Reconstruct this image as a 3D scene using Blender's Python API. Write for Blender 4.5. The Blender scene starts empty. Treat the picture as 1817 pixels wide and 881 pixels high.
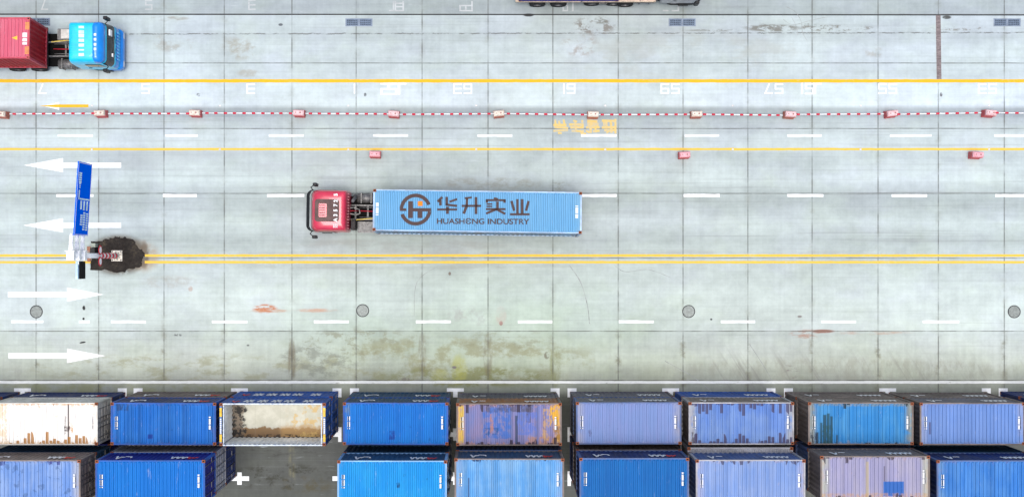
import bpy, math, random
from math import pi, sin, cos, radians as R
from mathutils import Vector, Matrix

# ------------------------------------------------------------------ camera, sky, sun, exposure
S, CX, CY, H = 28.7, 868.0, 455.0, 72.0          # ground pixels per metre of the photo, nadir, drone height
sc = bpy.context.scene
cam_d = bpy.data.cameras.new('camera'); cam = bpy.data.objects.new('camera', cam_d); sc.collection.objects.link(cam)
cam.location = (0, 0, H); cam.rotation_euler = (0, 0, 0)
cam_d.lens = S * H / 1817 * 36; cam_d.sensor_width = 36
cam_d.shift_x = (908.5 - CX) / 1817; cam_d.shift_y = (CY - 440.5) / 1817
cam_d.clip_start = 1; cam_d.clip_end = 3000
sc.camera = cam
SUN_EL, SUN_AZ = 84.0, 180.0                      # azimuth clockwise from north: sun in the south
w = bpy.data.worlds.new('World'); sc.world = w; w.use_nodes = True
wn = w.node_tree; wn.nodes.clear()
sky = wn.nodes.new('ShaderNodeTexSky'); sky.sky_type = 'NISHITA'; sky.sun_disc = False
sky.sun_elevation = R(SUN_EL); sky.sun_rotation = R(SUN_AZ); sky.dust_density = 4.0; sky.air_density = 1.0; sky.ozone_density = 1.0
bg = wn.nodes.new('ShaderNodeBackground'); bg.inputs[1].default_value = 0.085
wo = wn.nodes.new('ShaderNodeOutputWorld'); wn.links.new(sky.outputs[0], bg.inputs[0]); wn.links.new(bg.outputs[0], wo.inputs[0])
sl = bpy.data.lights.new('sun', 'SUN'); sl.energy = 1.2; sl.angle = R(30); sl.color = (1.0, 0.97, 0.92)
so = bpy.data.objects.new('sun', sl); sc.collection.objects.link(so)
so.rotation_euler = (R(90 - SUN_EL), 0, 0)        # light travels down and to the north
so.location = (0, -20, 100)
sc.view_settings.view_transform = 'Standard'; sc.view_settings.look = 'None'
sc.view_settings.gamma = 1; sc.view_settings.use_curve_mapping = False
sc.view_settings.exposure = 1.12
random.seed(7)
rnd = random.Random(11)

def G(px, py, z=0.0):                             # where a point seen at (px, py) of the photo stands, at height z
    k = (H - z) / H / S
    return Vector(((px - CX) * k, (CY - py) * k, z))

# ------------------------------------------------------------------ helpers: mesh building
class MB:
    def __init__(s): s.v = []; s.f = []; s.m = []; s.mi = 0; s.sm = []; s.smooth = False
    def add(s, vs, fs):
        b = len(s.v); s.v += [tuple(p) for p in vs]
        for f in fs: s.f.append([b + i for i in f]); s.m.append(s.mi); s.sm.append(s.smooth)
        return s
    def box(s, x0, x1, y0, y1, z0, z1, M=None):
        vs = [Vector((x, y, z)) for z in (z0, z1) for y in (y0, y1) for x in (x0, x1)]
        if M: vs = [M @ v for v in vs]
        return s.add(vs, [(0,2,3,1),(4,5,7,6),(0,1,5,4),(2,6,7,3),(0,4,6,2),(1,3,7,5)])
    def prism(s, pts, z0, z1, M=None):
        n = len(pts)
        vs = [Vector((x, y, z0)) for x, y in pts] + [Vector((x, y, z1)) for x, y in pts]
        if M: vs = [M @ v for v in vs]
        return s.add(vs, [tuple(range(n))[::-1], tuple(range(n, 2*n))] + [(i, (i+1)%n, n+(i+1)%n, n+i) for i in range(n)])
    def sheet(s, pts, z):
        return s.add([(x, y, z) for x, y in pts], [tuple(range(len(pts)))])
    def tube(s, a, b, r, n=10, r2=None):
        a, b = Vector(a), Vector(b); d = (b - a).normalized(); r2 = r if r2 is None else r2
        u = d.orthogonal().normalized(); t = d.cross(u)
        vs = [a + (u*cos(2*pi*i/n) + t*sin(2*pi*i/n))*r for i in range(n)] + [b + (u*cos(2*pi*i/n) + t*sin(2*pi*i/n))*r2 for i in range(n)]
        return s.add(vs, [tuple(range(n))[::-1], tuple(range(n, 2*n))] + [(i, (i+1)%n, n+(i+1)%n, n+i) for i in range(n)])
    def path(s, pts, r, n=8):
        for a, b in zip(pts, pts[1:]): s.tube(a, b, r, n)
        return s
    def lathe(s, prof, axis='y', c=(0,0,0), n=28):     # prof: (radius, offset along axis), closed loop
        m = len(prof); vs = []
        for i in range(n):
            a = 2*pi*i/n
            for r, o in prof:
                if axis == 'y': vs.append((c[0]+r*cos(a), c[1]+o, c[2]+r*sin(a)))
                else: vs.append((c[0]+r*cos(a), c[1]+r*sin(a), c[2]+o))
        fs = [(i*m+j, i*m+(j+1)%m, ((i+1)%n)*m+(j+1)%m, ((i+1)%n)*m+j) for i in range(n) for j in range(m)]
        return s.add(vs, fs)
    def bar(s, p, q, wd, z0, z1):                  # flat stroke in plan from p to q
        p, q = Vector(p), Vector(q); d = (q - p).normalized(); n_ = Vector((-d.y, d.x)) * wd / 2
        return s.prism([tuple(p - n_), tuple(q - n_), tuple(q + n_), tuple(p + n_)], z0, z1)
    def build(s, name, mats, parent=None, loc=None, rot=None, bevel=0):
        me = bpy.data.meshes.new(name); me.from_pydata(s.v, [], s.f)
        if not isinstance(mats, (list, tuple)): mats = [mats]
        for m in mats: me.materials.append(m)
        me.polygons.foreach_set('material_index', s.m); me.polygons.foreach_set('use_smooth', s.sm); me.update()
        o = bpy.data.objects.new(name, me); sc.collection.objects.link(o)
        if parent: o.parent = parent
        if loc is not None: o.location = loc
        if rot is not None: o.rotation_euler = rot
        if bevel:
            b = o.modifiers.new('bevel', 'BEVEL'); b.width = bevel; b.segments = 2; b.limit_method = 'ANGLE'; b.angle_limit = R(40)
        return o

def ring(x0, x1, hw, r, z, n=7, bulge=0.0):        # rounded rectangle in plan
    pts = []
    r = min(r, hw*.95, (x1-x0)/2*.95)
    for cx, cy, a0 in ((x1-r, hw-r, 0), (x0+min(r,.12), hw-min(r,.12), pi/2), (x0+min(r,.12), -hw+min(r,.12), pi), (x1-r, -hw+r, 1.5*pi)):
        rr = r if cx == x1-r else min(r, .12)
        for i in range(n):
            a = a0 + (pi/2)*i/(n-1)
            pts.append((cx+rr*cos(a), cy+rr*sin(a)))
    return [Vector((x + (bulge*(1-(y/hw)**2) if x > (x0+x1)/2 else 0), y, z)) for x, y in pts]
def loft(mb, levels, cap=True, bulge=.06):
    rs = [ring(*l[1:], l[0], bulge=bulge) for l in levels]; n = len(rs[0])
    vs = [p for r_ in rs for p in r_]
    fs = [(k*n+i, k*n+(i+1)%n, (k+1)*n+(i+1)%n, (k+1)*n+i) for k in range(len(rs)-1) for i in range(n)]
    if cap: fs += [tuple(range(n))[::-1], tuple(range((len(rs)-1)*n, len(rs)*n))]
    mb.add(vs, fs)

def prop(o, label=None, cat=None, group=None, kind=None):
    if label: o['label'] = label
    if cat: o['category'] = cat
    if group: o['group'] = group
    if kind: o['kind'] = kind
    return o
def thing(name, label, cat, loc=(0,0,0), rz=0, rx=0, group=None):
    o = bpy.data.objects.new(name, None); o.empty_display_size = .3; sc.collection.objects.link(o)
    o.location = loc; o.rotation_euler = (rx, 0, rz)
    return prop(o, label, cat, group)
KIDS = {}
def copy_tree(o, parent=None):
    c = o.copy(); sc.collection.objects.link(c); c.parent = parent
    for ch in [k for k in sc.objects if k.parent == o]: copy_tree(ch, c)
    return c

def text_mesh(txt, size, off=0.0, z=.0, th=.002, spacing=1.0):
    cu = bpy.data.curves.new('t', 'FONT'); cu.body = txt; cu.size = size; cu.offset = off; cu.extrude = th; cu.align_x = 'CENTER'; cu.align_y = 'CENTER'; cu.space_character = spacing
    o = bpy.data.objects.new('t', cu); sc.collection.objects.link(o); bpy.context.view_layer.update()
    me = bpy.data.meshes.new_from_object(o.evaluated_get(bpy.context.evaluated_depsgraph_get()))
    bpy.data.objects.remove(o); return me
TM = {}
for txt_, off_ in (('HUASH\u0404NG INDUSTRY', .007), ('2', .012), ('3', .012), ('5', .012), ('7', .012), ('A', .012)):
    TM[txt_] = text_mesh(txt_, .42 if len(txt_) > 1 else .30, off_)
# ------------------------------------------------------------------ helpers: node materials
def lin(r, g, b):
    f = lambda c: (c/12.92 if c <= .04045 else ((c+.055)/1.055)**2.4)
    return tuple(f(v/255) for v in (r, g, b))
GAIN = 1.66
def T(r, g, b, k=1.0):                             # paint colour behind a colour read off a sky-lit top surface
    return tuple(min(.85, v/GAIN*k) for v in lin(r, g, b))
class Nodes:
    def __init__(s, name, rough=.6, metal=0.0, spec=.5):
        s.mat = bpy.data.materials.new(name); s.mat.use_nodes = True
        s.nt = s.mat.node_tree; s.nt.nodes.clear()
        s.out = s.nt.nodes.new('ShaderNodeOutputMaterial'); s.b = s.nt.nodes.new('ShaderNodeBsdfPrincipled')
        s.nt.links.new(s.b.outputs[0], s.out.inputs[0])
        s.b.inputs['Roughness'].default_value = rough; s.b.inputs['Metallic'].default_value = metal
        s.b.inputs['Specular IOR Level'].default_value = spec
    def put(s, sock, v):
        if hasattr(v, 'links') or hasattr(v, 'is_linked'): s.nt.links.new(v, sock)
        else:
            if sock.type == 'RGBA' and len(v) == 3: v = (*v, 1)
            sock.default_value = v
    def m(s, op, a, b=0.0, c=0.0, clamp=False):
        n = s.nt.nodes.new('ShaderNodeMath'); n.operation = op; n.use_clamp = clamp
        s.put(n.inputs[0], a); s.put(n.inputs[1], b); s.put(n.inputs[2], c); return n.outputs[0]
    def add(s, a, b): return s.m('ADD', a, b)
    def sub(s, a, b): return s.m('SUBTRACT', a, b)
    def mul(s, a, b): return s.m('MULTIPLY', a, b)
    def mn(s, a, b): return s.m('MINIMUM', a, b)
    def mx(s, a, b): return s.m('MAXIMUM', a, b)
    def step(s, a, lo, hi, to0=0.0, to1=1.0):      # smooth step
        n = s.nt.nodes.new('ShaderNodeMapRange'); n.interpolation_type = 'SMOOTHSTEP'
        s.put(n.inputs[0], a); s.put(n.inputs[1], lo); s.put(n.inputs[2], hi); n.inputs[3].default_value = to0; n.inputs[4].default_value = to1
        return n.outputs[0]
    def xyz(s, obj=True):
        t = s.nt.nodes.new('ShaderNodeTexCoord'); x = s.nt.nodes.new('ShaderNodeSeparateXYZ')
        s.nt.links.new(t.outputs['Object'], x.inputs[0]); return x.outputs[0], x.outputs[1], x.outputs[2]
    def rand(s):
        return s.nt.nodes.new('ShaderNodeObjectInfo').outputs['Random']
    def vec(s, x, y, z=0.0):
        n = s.nt.nodes.new('ShaderNodeCombineXYZ'); s.put(n.inputs[0], x); s.put(n.inputs[1], y); s.put(n.inputs[2], z); return n.outputs[0]
    def noise(s, v, scale=1.0, det=4.0, rough=.55, dist=0.0):
        n = s.nt.nodes.new('ShaderNodeTexNoise'); s.put(n.inputs['Vector'], v)
        n.inputs['Scale'].default_value = scale; n.inputs['Detail'].default_value = det; n.inputs['Roughness'].default_value = rough; n.inputs['Distortion'].default_value = dist
        return n.outputs[0]
    def white(s, v):
        n = s.nt.nodes.new('ShaderNodeTexWhiteNoise'); n.noise_dimensions = '3D'; s.put(n.inputs['Vector'], v); return n.outputs['Value']
    def mix(s, f, a, b, mode='MIX'):
        n = s.nt.nodes.new('ShaderNodeMix'); n.data_type = 'RGBA'; n.blend_type = mode
        s.put(n.inputs[0], f); s.put(n.inputs[6], a); s.put(n.inputs[7], b); return n.outputs[2]
    def ramp(s, f, stops, interp='LINEAR'):
        n = s.nt.nodes.new('ShaderNodeValToRGB'); n.color_ramp.interpolation = interp; e = n.color_ramp.elements
        while len(e) < len(stops): e.new(.5)
        for i, (p, c) in enumerate(stops):
            e[i].position = p; e[i].color = (*c, 1) if isinstance(c, tuple) else (c, c, c, 1)
        s.put(n.inputs[0], f); return n.outputs[0]
    def scalec(s, c, f):
        n = s.nt.nodes.new('ShaderNodeVectorMath'); n.operation = 'SCALE'; s.put(n.inputs[0], c); s.put(n.inputs['Scale'], f); return n.outputs[0]
    def bump(s, h, dist=.01, st=.5):
        n = s.nt.nodes.new('ShaderNodeBump'); n.inputs['Distance'].default_value = dist; n.inputs['Strength'].default_value = st
        s.put(n.inputs['Height'], h); s.nt.links.new(n.outputs[0], s.b.inputs['Normal'])
    def done(s, c): s.put(s.b.inputs['Base Color'], c); return s.mat

def mat(name, col, rough=.6, metal=0.0, var=.25, scale=3.0, dirt=None, dirt_amt=.0):
    n = Nodes(name, rough, metal, spec=.5 if rough < .3 else .2); x, y, z = n.xyz()
    nz = n.noise(n.vec(x, y, n.add(z, n.mul(n.rand(), 37.0))), scale, 5)
    c = n.scalec(col, n.step(nz, .25, .75, 1-var, 1+var))
    if dirt:
        nz2 = n.noise(n.vec(x, y, n.add(z, n.mul(n.rand(), 91.0))), scale*2.3, 6, .65)
        c = n.mix(n.step(nz2, .62-dirt_amt, .78-dirt_amt*.6), c, dirt)
    return n.done(c)

M = {}
M['rust'] = mat('rust', (.24, .075, .025), .8, var=.4, scale=9, dirt=(.04,.02,.015), dirt_amt=.1)
M['black'] = mat('black_plastic', (.012, .013, .015), .45)
M['hole'] = mat('dark_hole', (.004, .004, .004), .9)
M['tyre'] = mat('tyre_rubber', (.018, .018, .018), .85, scale=6)
M['steel'] = mat('dirty_steel', (.15, .15, .15), .5, .4, var=.35, scale=6, dirt=(.06,.05,.045), dirt_amt=.1)
M['chassis'] = mat('chassis_paint', (.035, .033, .033), .7, var=.4, scale=5, dirt=(.12,.10,.09), dirt_amt=.04)
M['glass'] = mat('tinted_glass', (.012, .016, .022), .08)
M['white'] = mat('white_lettering', (.78, .79, .80), .6, var=.08)
M['whitepaint'] = mat('white_steel_paint', (.86, .87, .88), .45, var=.05)
M['redpaint'] = mat('red_band_paint', (.55, .02, .04), .5)
M['orangelamp'] = mat('amber_plastic', (.7, .25, .02), .4)
M['lamp'] = mat('headlight_glass', (.6, .62, .65), .15)

# ------------------------------------------------------------------ the ground
XJ = [-168,-52,64,175,291,398,518,632,749,866,981,1097,1212,1327,1441,1558,1665,1782,1897,2012]
YJ = [-90,26,112,228,343,457.5,587,674,803,918,1034]
def ground_material(bx0, bx1, by0, by1):
    n = Nodes('worn_concrete', .85, spec=.3)
    X, Y, Z = n.xyz()
    px = n.m('MULTIPLY_ADD', X, S, CX); py = n.m('MULTIPLY_ADD', Y, -S, CY)
    nv = lambda sx, sy, seed, sc_=1.0, det=5, ro=.6, di=0.0: n.noise(n.vec(n.mul(px, sx), n.mul(py, sy), seed), sc_, det, ro, di)
    streak = nv(.0035, .13, 1.7); streak2 = nv(.010, .35, 8.2); blot = nv(.011, .018, 3.1, det=7, ro=.65); fine = nv(.22, .22, 5.0, det=3)
    vert = nv(.16, .006, 9.9, det=4); big = nv(.003, .006, 12.0, det=2)
    mott = nv(.05, .05, 14.0, det=6, ro=.7)
    vlow = n.mul(n.sub(nv(.10, .009, 19.9, det=5, ro=.65), .5), n.step(py, 570., 620.)); vlow = n.add(vlow, .5)
    q = lambda v: v/900
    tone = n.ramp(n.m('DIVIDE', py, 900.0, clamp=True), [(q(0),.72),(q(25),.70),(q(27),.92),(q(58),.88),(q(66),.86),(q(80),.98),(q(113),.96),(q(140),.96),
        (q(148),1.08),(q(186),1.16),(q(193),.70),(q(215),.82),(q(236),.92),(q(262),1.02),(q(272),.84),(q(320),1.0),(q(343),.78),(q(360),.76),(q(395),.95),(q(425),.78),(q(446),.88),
        (q(458),.92),(q(475),.90),(q(520),1.02),(q(586),1.0),(q(589),.90),(q(640),.90),(q(676),.68),(q(692),.56),(q(703),.27),(q(720),.20),(q(895),.19)])  # last stops darken the stack yard: shade between stacks painted in, plus yard dirt
    tint = n.ramp(n.m('DIVIDE', py, 900.0, clamp=True), [(0,(.93,1.0,1.03)),(q(190),(.93,1.0,1.04)),(q(330),(.93,1.0,1.0)),(q(460),(.95,1.02,1.0)),(q(587),(.96,1.02,.98)),(q(660),(1.0,1.02,.88)),(q(700),(1.0,.99,.84)),(q(760),(1.0,1.0,.93))])
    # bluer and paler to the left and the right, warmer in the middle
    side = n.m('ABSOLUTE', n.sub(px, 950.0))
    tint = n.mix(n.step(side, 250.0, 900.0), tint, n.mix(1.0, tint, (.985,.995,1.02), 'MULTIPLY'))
    yb = 0
    for j in YJ: yb = n.add(n.m('GREATER_THAN', py, float(j)), yb)
    cell = n.white(n.vec(n.m('FLOOR', n.m('DIVIDE', n.sub(px, 60.0), 115.4)), yb, 0.0))
    amp = 0
    for a, k in ((streak, .22), (streak2, .07), (blot, .60), (fine, .10), (vert, .16), (big, .28), (mott, .40), (cell, .05), (vlow, .30)):
        amp = n.add(amp, n.mul(n.sub(a, .5), k))
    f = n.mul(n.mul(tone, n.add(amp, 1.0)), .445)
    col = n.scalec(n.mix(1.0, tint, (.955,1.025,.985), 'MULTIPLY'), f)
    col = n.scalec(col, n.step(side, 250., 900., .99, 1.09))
    md = n.m('SQRT', n.add(n.m('POWER', n.m('DIVIDE', n.sub(px, 850.), 480.), 2.0), n.m('POWER', n.m('DIVIDE', n.sub(py, 590.), 150.), 2.0)))
    col = n.mix(n.mul(n.step(md, .3, 1.0, 1, 0), n.step(n.add(big, 0.0), .35, .6, .5, 1.0)), col, n.mix(1.0, col, (.90,.95,.87), 'MULTIPLY'))
    # tyre-blackened streaks along the lanes
    tk = n.step(nv(.0022, .20, 90.0, det=4, ro=.6), .54, .66)
    lanes = n.ramp(n.m('DIVIDE', py, 900.0, clamp=True), [(0,.5),(q(60),.45),(q(140),.15),(q(190),.1),(q(200),.7),(q(230),.5),(q(268),.7),(q(290),.3),(q(340),.9),(q(375),.5),(q(395),.3),(q(420),1.),(q(445),.4),(q(480),.4),(q(520),.1),(q(590),.5),(q(640),.15),(q(700),.3)])
    col = n.mix(n.mul(n.mul(tk, lanes), .38), col, (.19,.20,.20))
    # faint bluish and greenish casts of old water stains
    col = n.mix(n.mul(n.step(nv(.008,.014,77.0,det=5,ro=.6), .45, .62), .5), col, n.mix(1.0, col, (1.0,.975,1.06), 'MULTIPLY'))
    col = n.mix(n.mul(n.step(nv(.010,.016,87.0,det=5,ro=.6), .50, .66), .45), col, n.mix(1.0, col, (.99,1.0,.92), 'MULTIPLY'))
    # pale scuffs
    scuff = n.mul(n.step(nv(.02, .16, 21.0, det=6, ro=.7), .60, .74), .35)
    col = n.mix(scuff, col, (.50,.55,.56))
    # joints
    wob = n.mul(n.sub(nv(.02, .02, 30.0, det=3), .5), 2.4)
    dx = 999.0
    for j in [v for v in XJ if bx0-60 < v < bx1+60] or [99999.]: dx = n.mn(n.m('ABSOLUTE', n.sub(px, float(j))), dx)
    dy = 999.0
    pyw = n.add(py, n.mul(wob, .5))
    for j in [v for v in YJ if by0-60 < v < by1+60] or [99999.]: dy = n.mn(n.m('ABSOLUTE', n.sub(pyw, float(j))), dy)
    jn = nv(.02, .02, 40.0, det=4)
    jx = n.mul(n.step(dx, .2, 1.7, 1, 0), n.step(jn, .35, .62, .18, .78))
    jy = n.mul(n.step(dy, .2, 1.3, 1, 0), n.step(nv(.03, .001, 44.0, det=4), .32, .6, .4, .85))
    # dirt that creeps out of the joints, more of it near the stacks
    low = n.step(py, 560.0, 640.0)
    creep = n.mul(n.mul(n.step(dx, 1.0, 9.0, 1, 0), n.step(nv(.03, .035, 47.0, det=5, ro=.7), .47, .66)), n.add(n.mul(low, .55), .2))
    col = n.mix(creep, col, (.16,.155,.10))
    # rough crack line near y 60
    if by0 < 100 and by1 > 30:
     ck = n.m('ABSOLUTE', n.sub(n.sub(py, 59.5), n.add(n.mul(n.sub(nv(.03,.0,50.0,det=6,ro=.8), .5), 9.0), n.mul(n.sub(px, 900.0), -.0016))))
     ckm = n.mul(n.step(ck, .3, 1.8, 1, 0), n.step(nv(.06, .02, 52.0, det=4), .40, .58, .15, .8))
     col = n.mix(ckm, col, (.10,.10,.095))
    # green and brown growth
    def stain(cx, cy, rx, ry, c, a=.6, sx=.03, sy=.03, lo=.42, hi=.62, seed=0.0, soft=.55):
        if cx+rx < bx0 or cx-rx > bx1 or cy+ry < by0 or cy-ry > by1: return None, None
        d = n.m('SQRT', n.add(n.m('POWER', n.m('DIVIDE', n.sub(px, cx), rx), 2.0), n.m('POWER', n.m('DIVIDE', n.sub(py, cy), ry), 2.0)))
        k = n.mul(n.mul(n.step(d, soft, 1.0, 1, 0), n.step(nv(sx, sy, seed + cx*.01, det=7, ro=.72), lo, hi)), a)
        return k, c
    green = (.17,.18,.07); brown = (.13,.105,.065); grey = (.15,.155,.14); rust = (.42,.16,.075); tan = (.26,.23,.17)
    st = [
        stain(800.,640.,330.,55.,(.22,.22,.12),.7,.02,.03,.46,.62), stain(830.,668.,190.,24.,green,.8,.03,.05,.43,.58,3.), stain(640.,610.,150.,34.,(.20,.20,.13),.6,.04,.06,.5,.62,9.),
        stain(320.,655.,330.,34.,(.24,.24,.14),.6,.02,.05,.46,.62,6.), stain(560.,640.,90.,40.,(.16,.17,.14),.6,.03,.05,.48,.62,2.), stain(150.,690.,420.,12.,(.22,.23,.10),.6,.02,.03,.4,.6,1.),
        stain(815.,655.,18.,34.,(.30,.31,.07),.6,.05,.04,.35,.6,4.), stain(780.,668.,22.,18.,(.30,.31,.08),.5,.05,.04,.35,.6,5.), stain(985.,650.,12.,45.,green,.6,.08,.03,.35,.6,4.), stain(866.,630.,10.,50.,brown,.55,.1,.03,.35,.6,4.),
        stain(749.,630.,9.,50.,brown,.5,.1,.03,.35,.6,4.), stain(518.,640.,9.,45.,brown,.6,.1,.03,.3,.6,4.), stain(900.,605.,110.,26.,(.20,.20,.13),.55,.03,.06,.5,.64,8.),
        stain(1500.,655.,420.,26.,(.26,.27,.22),.6,.05,.02,.4,.62,8.), stain(1430.,592.,34.,10.,(.30,.17,.12),.75,.05,.22,.44,.56,2.), stain(1460.,587.,26.,4.,(.22,.10,.07),.9,.03,.08,.3,.5,2.), stain(1540.,590.,90.,4.,(.38,.24,.17),.6,.03,.08,.4,.6,2.),
        stain(470.,547.,26.,10.,rust,.95,.06,.30,.42,.54,2.), stain(480.,551.,40.,4.,(.42,.22,.12),.6,.03,.1,.35,.55,1.), stain(560.,550.,50.,4.,(.45,.26,.17),.6,.03,.1,.4,.6,3.), stain(560.,551.,16.,4.,(.45,.2,.11),.6,.03,.1,.35,.55,7.),
        stain(889.,573.,4.,5.,(.22,.11,.09),.9,.1,.1,.2,.4,2.), stain(889.,560.,12.,20.,(.42,.33,.29),.5,.03,.03,.3,.6,2.), stain(830.,560.,50.,22.,(.29,.30,.28),.6,.03,.03,.45,.6,2.), stain(1419.,561.,5.,2.6,(.18,.16,.15),.9,.1,.1,.2,.4,2.),
        stain(806.,651.,5.,3.,(.14,.12,.13),.9,.1,.1,.2,.4,2.), stain(970.,630.,6.,8.,(.14,.13,.09),.8,.1,.1,.4,.5,2.), stain(720.,674.,10.,7.,(.17,.16,.13),.8,.1,.1,.35,.5,2.), stain(1400.,660.,20.,16.,(.17,.14,.14),.7,.05,.12,.52,.6,2.),
        stain(1055.,45.,46.,22.,(.17,.16,.14),.85,.05,.07,.50,.60,2.), stain(1030.,80.,40.,26.,(.26,.23,.20),.7,.04,.04,.47,.6,2.), stain(1068.,36.,16.,8.,(.13,.13,.11),.8,.06,.1,.42,.55,2.),
        stain(1370.,50.,62.,8.,(.15,.15,.13),.9,.05,.1,.42,.54,2.), stain(1480.,50.,90.,7.,(.16,.155,.135),.85,.06,.12,.5,.58,2.), stain(1700.,50.,60.,6.,(.17,.16,.14),.75,.06,.12,.52,.6,2.), stain(1400.,42.,60.,16.,(.15,.15,.13),.7,.05,.05,.56,.62,2.), stain(1550.,92.,20.,12.,tan,.5,.05,.05,.45,.6,2.),
        stain(425.,85.,40.,26.,(.27,.26,.21),.7,.03,.04,.46,.62,2.), stain(310.,75.,45.,22.,(.27,.26,.22),.6,.03,.04,.48,.62,2.), stain(440.,130.,24.,9.,tan,.5,.05,.05,.4,.6,2.), stain(300.,33.,45.,5.,(.22,.2,.16),.6,.04,.1,.4,.6,2.),
        stain(498.,44.,5.,3.,(.09,.1,.11),.95,.1,.1,.2,.4,2.), stain(352.,168.,4.,4.,(.09,.1,.11),.9,.2,.2,.4,.5,2.), stain(648.,168.,3.,4.,(.09,.1,.11),.9,.2,.2,.4,.5,2.), stain(1670.,168.,3.,5.,(.1,.1,.11),.9,.2,.2,.4,.5,2.),
        stain(1265.,54.,60.,3.,(.16,.16,.14),.6,.06,.1,.45,.55,2.), stain(938.,27.,12.,3.5,(.02,.02,.02),.95,.1,.1,.1,.3,2.), stain(1680.,31.,10.,4.,(.04,.04,.035),.9,.08,.1,.35,.5,2.),
        stain(870.,326.,130.,14.,(.27,.27,.22),.55,.04,.08,.45,.6,2.), stain(995.,330.,22.,10.,(.2,.2,.14),.55,.06,.08,.42,.6,2.),
        stain(250.,455.,40.,34.,(.30,.24,.17),.8,.04,.04,.3,.6,2.), stain(209.,452.,62.,41.,(.10,.085,.065),.85,.05,.05,.30,.50,2.,.72), stain(256.,452.,10.,30.,(.13,.10,.07),.8,.1,.05,.3,.5,2.), stain(300.,500.,60.,14.,(.30,.29,.25),.5,.04,.04,.4,.6,2.),
        stain(480.,285.,480.,26.,(.33,.36,.37),.4,.008,.02,.42,.6,2.), stain(700.,435.,260.,14.,(.26,.27,.25),.55,.01,.03,.4,.6,2.), stain(1050.,450.,800.,10.,(.29,.29,.27),.4,.01,.05,.42,.6,2.),
        stain(1240.,100.,300.,50.,(.31,.32,.28),.35,.01,.02,.45,.6,2.), stain(700.,470.,400.,10.,(.27,.28,.25),.5,.02,.06,.42,.6,2.),
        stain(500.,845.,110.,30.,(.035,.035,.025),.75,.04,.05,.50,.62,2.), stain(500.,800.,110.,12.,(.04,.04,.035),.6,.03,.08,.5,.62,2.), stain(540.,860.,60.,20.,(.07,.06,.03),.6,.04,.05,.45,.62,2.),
        stain(1262.,566.,2.5,2.2,(.03,.03,.03),.9,.2,.2,.1,.3,2.), stain(798.,485.,3.,4.,(.15,.12,.1),.9,.2,.2,.1,.3,2.), stain(338.,512.,5.,6.,(.36,.25,.2),.6,.1,.1,.3,.5,2.), stain(440.,612.,3.,2.,(.08,.08,.08),.8,.2,.2,.1,.3,2.),
        stain(315.,594.,10.,3.,(.08,.08,.08),.8,.2,.2,.48,.55,2.),
    ]
    for k, c in st:
        if k is not None: col = n.mix(k, col, c)
    # diagonal tyre marks by the right-hand stacks
    if by1 > 600 and bx1 > 1180:
     dg = n.noise(n.vec(n.mul(n.sub(px, n.mul(py, .62)), .09), n.mul(py, .004), 60.0), 1.0, 4, .6)
     dm = n.mul(n.mul(n.step(dg, .54, .68), n.mul(n.step(px, 1180., 1300.), n.step(px, 1380., 1900., 1, .45))), n.mul(n.step(py, 600., 660.), .5))
     col = n.mix(dm, col, (.20,.20,.18))
    # specks
    sp = n.step(nv(.35, .35, 70.0, det=2, ro=.5), .765, .80)
    col = n.mix(n.mul(sp, .55), col, (.11,.11,.10))
    col = n.mix(n.mx(jx, jy), col, (.075,.078,.07))
    if by0 < 40:
     strong = n.mul(n.step(n.m('ABSOLUTE', n.sub(n.sub(py, 25.4), n.mul(px, .0008))), .7, 1.6, 1, 0), .92)
     col = n.mix(strong, col, (.02,.02,.02))
    n.bump(n.add(n.mul(fine, .5), mott), .006, .35)
    return n.done(col)

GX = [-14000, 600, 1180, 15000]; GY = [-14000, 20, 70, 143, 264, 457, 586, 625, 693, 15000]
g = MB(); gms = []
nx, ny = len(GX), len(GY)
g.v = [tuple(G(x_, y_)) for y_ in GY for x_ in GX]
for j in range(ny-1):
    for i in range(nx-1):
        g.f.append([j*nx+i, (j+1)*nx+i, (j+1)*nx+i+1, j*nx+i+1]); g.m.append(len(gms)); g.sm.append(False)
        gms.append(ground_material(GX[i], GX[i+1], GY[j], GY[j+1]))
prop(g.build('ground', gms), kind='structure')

def scuffs():
    n = Nodes('tyre_rubber_film', .9, spec=.1); x, y, z = n.xyz()
    nz = n.noise(n.vec(n.mul(x, 3.), n.mul(y, 3.), 0.0), 1.0, 5, .7)
    m = n.done(n.ramp(nz, [(.35, (.20,.21,.20)), (.6, (.32,.34,.33))]))
    for pts, wd in (([(1395,12),(1412,22),(1422,40),(1424,58),(1432,72)], .9), ([(1404,30),(1412,45),(1416,62)], .8), ([(1390,35),(1408,44),(1440,36),(1470,30)], .8),
                    ([(1010,470),(1030,500),(1042,540),(1046,574)], 1.6), ([(1090,470),(1110,482),(1150,478),(1190,492)], .9), ([(780,470),(740,500),(735,560)], .9), ([(1180,640),(1230,668),(1270,700)], 1.0), ([(1330,610),(1362,660),(1380,700)], 1.2)):
        q = MB(); P_ = [G(*p_) for p_ in pts]; sm = []
        for i in range(len(P_)-1):
            for k in range(6):
                t = k/6; a = P_[max(i-1,0)]; b = P_[i]; c = P_[i+1]; d = P_[min(i+2,len(P_)-1)]
                sm.append(.5*((2*b)+(c-a)*t+(2*a-5*b+4*c-d)*t*t+(3*b-a-3*c+d)*t**3))
        sm.append(P_[-1]); vs = []
        for i, p_ in enumerate(sm):
            d = (sm[min(i+1,len(sm)-1)]-sm[max(i-1,0)]).normalized(); nn = Vector((-d.y, d.x, 0))*wd/S/2*(.4+.8*rnd.random())
            vs += [(p_.x-nn.x, p_.y-nn.y, .002), (p_.x+nn.x, p_.y+nn.y, .002)]
        q.add(vs, [(2*i, 2*i+2, 2*i+3, 2*i+1) for i in range(len(sm)-1)]); prop(q.build('road_stain', m), kind='structure')

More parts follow.
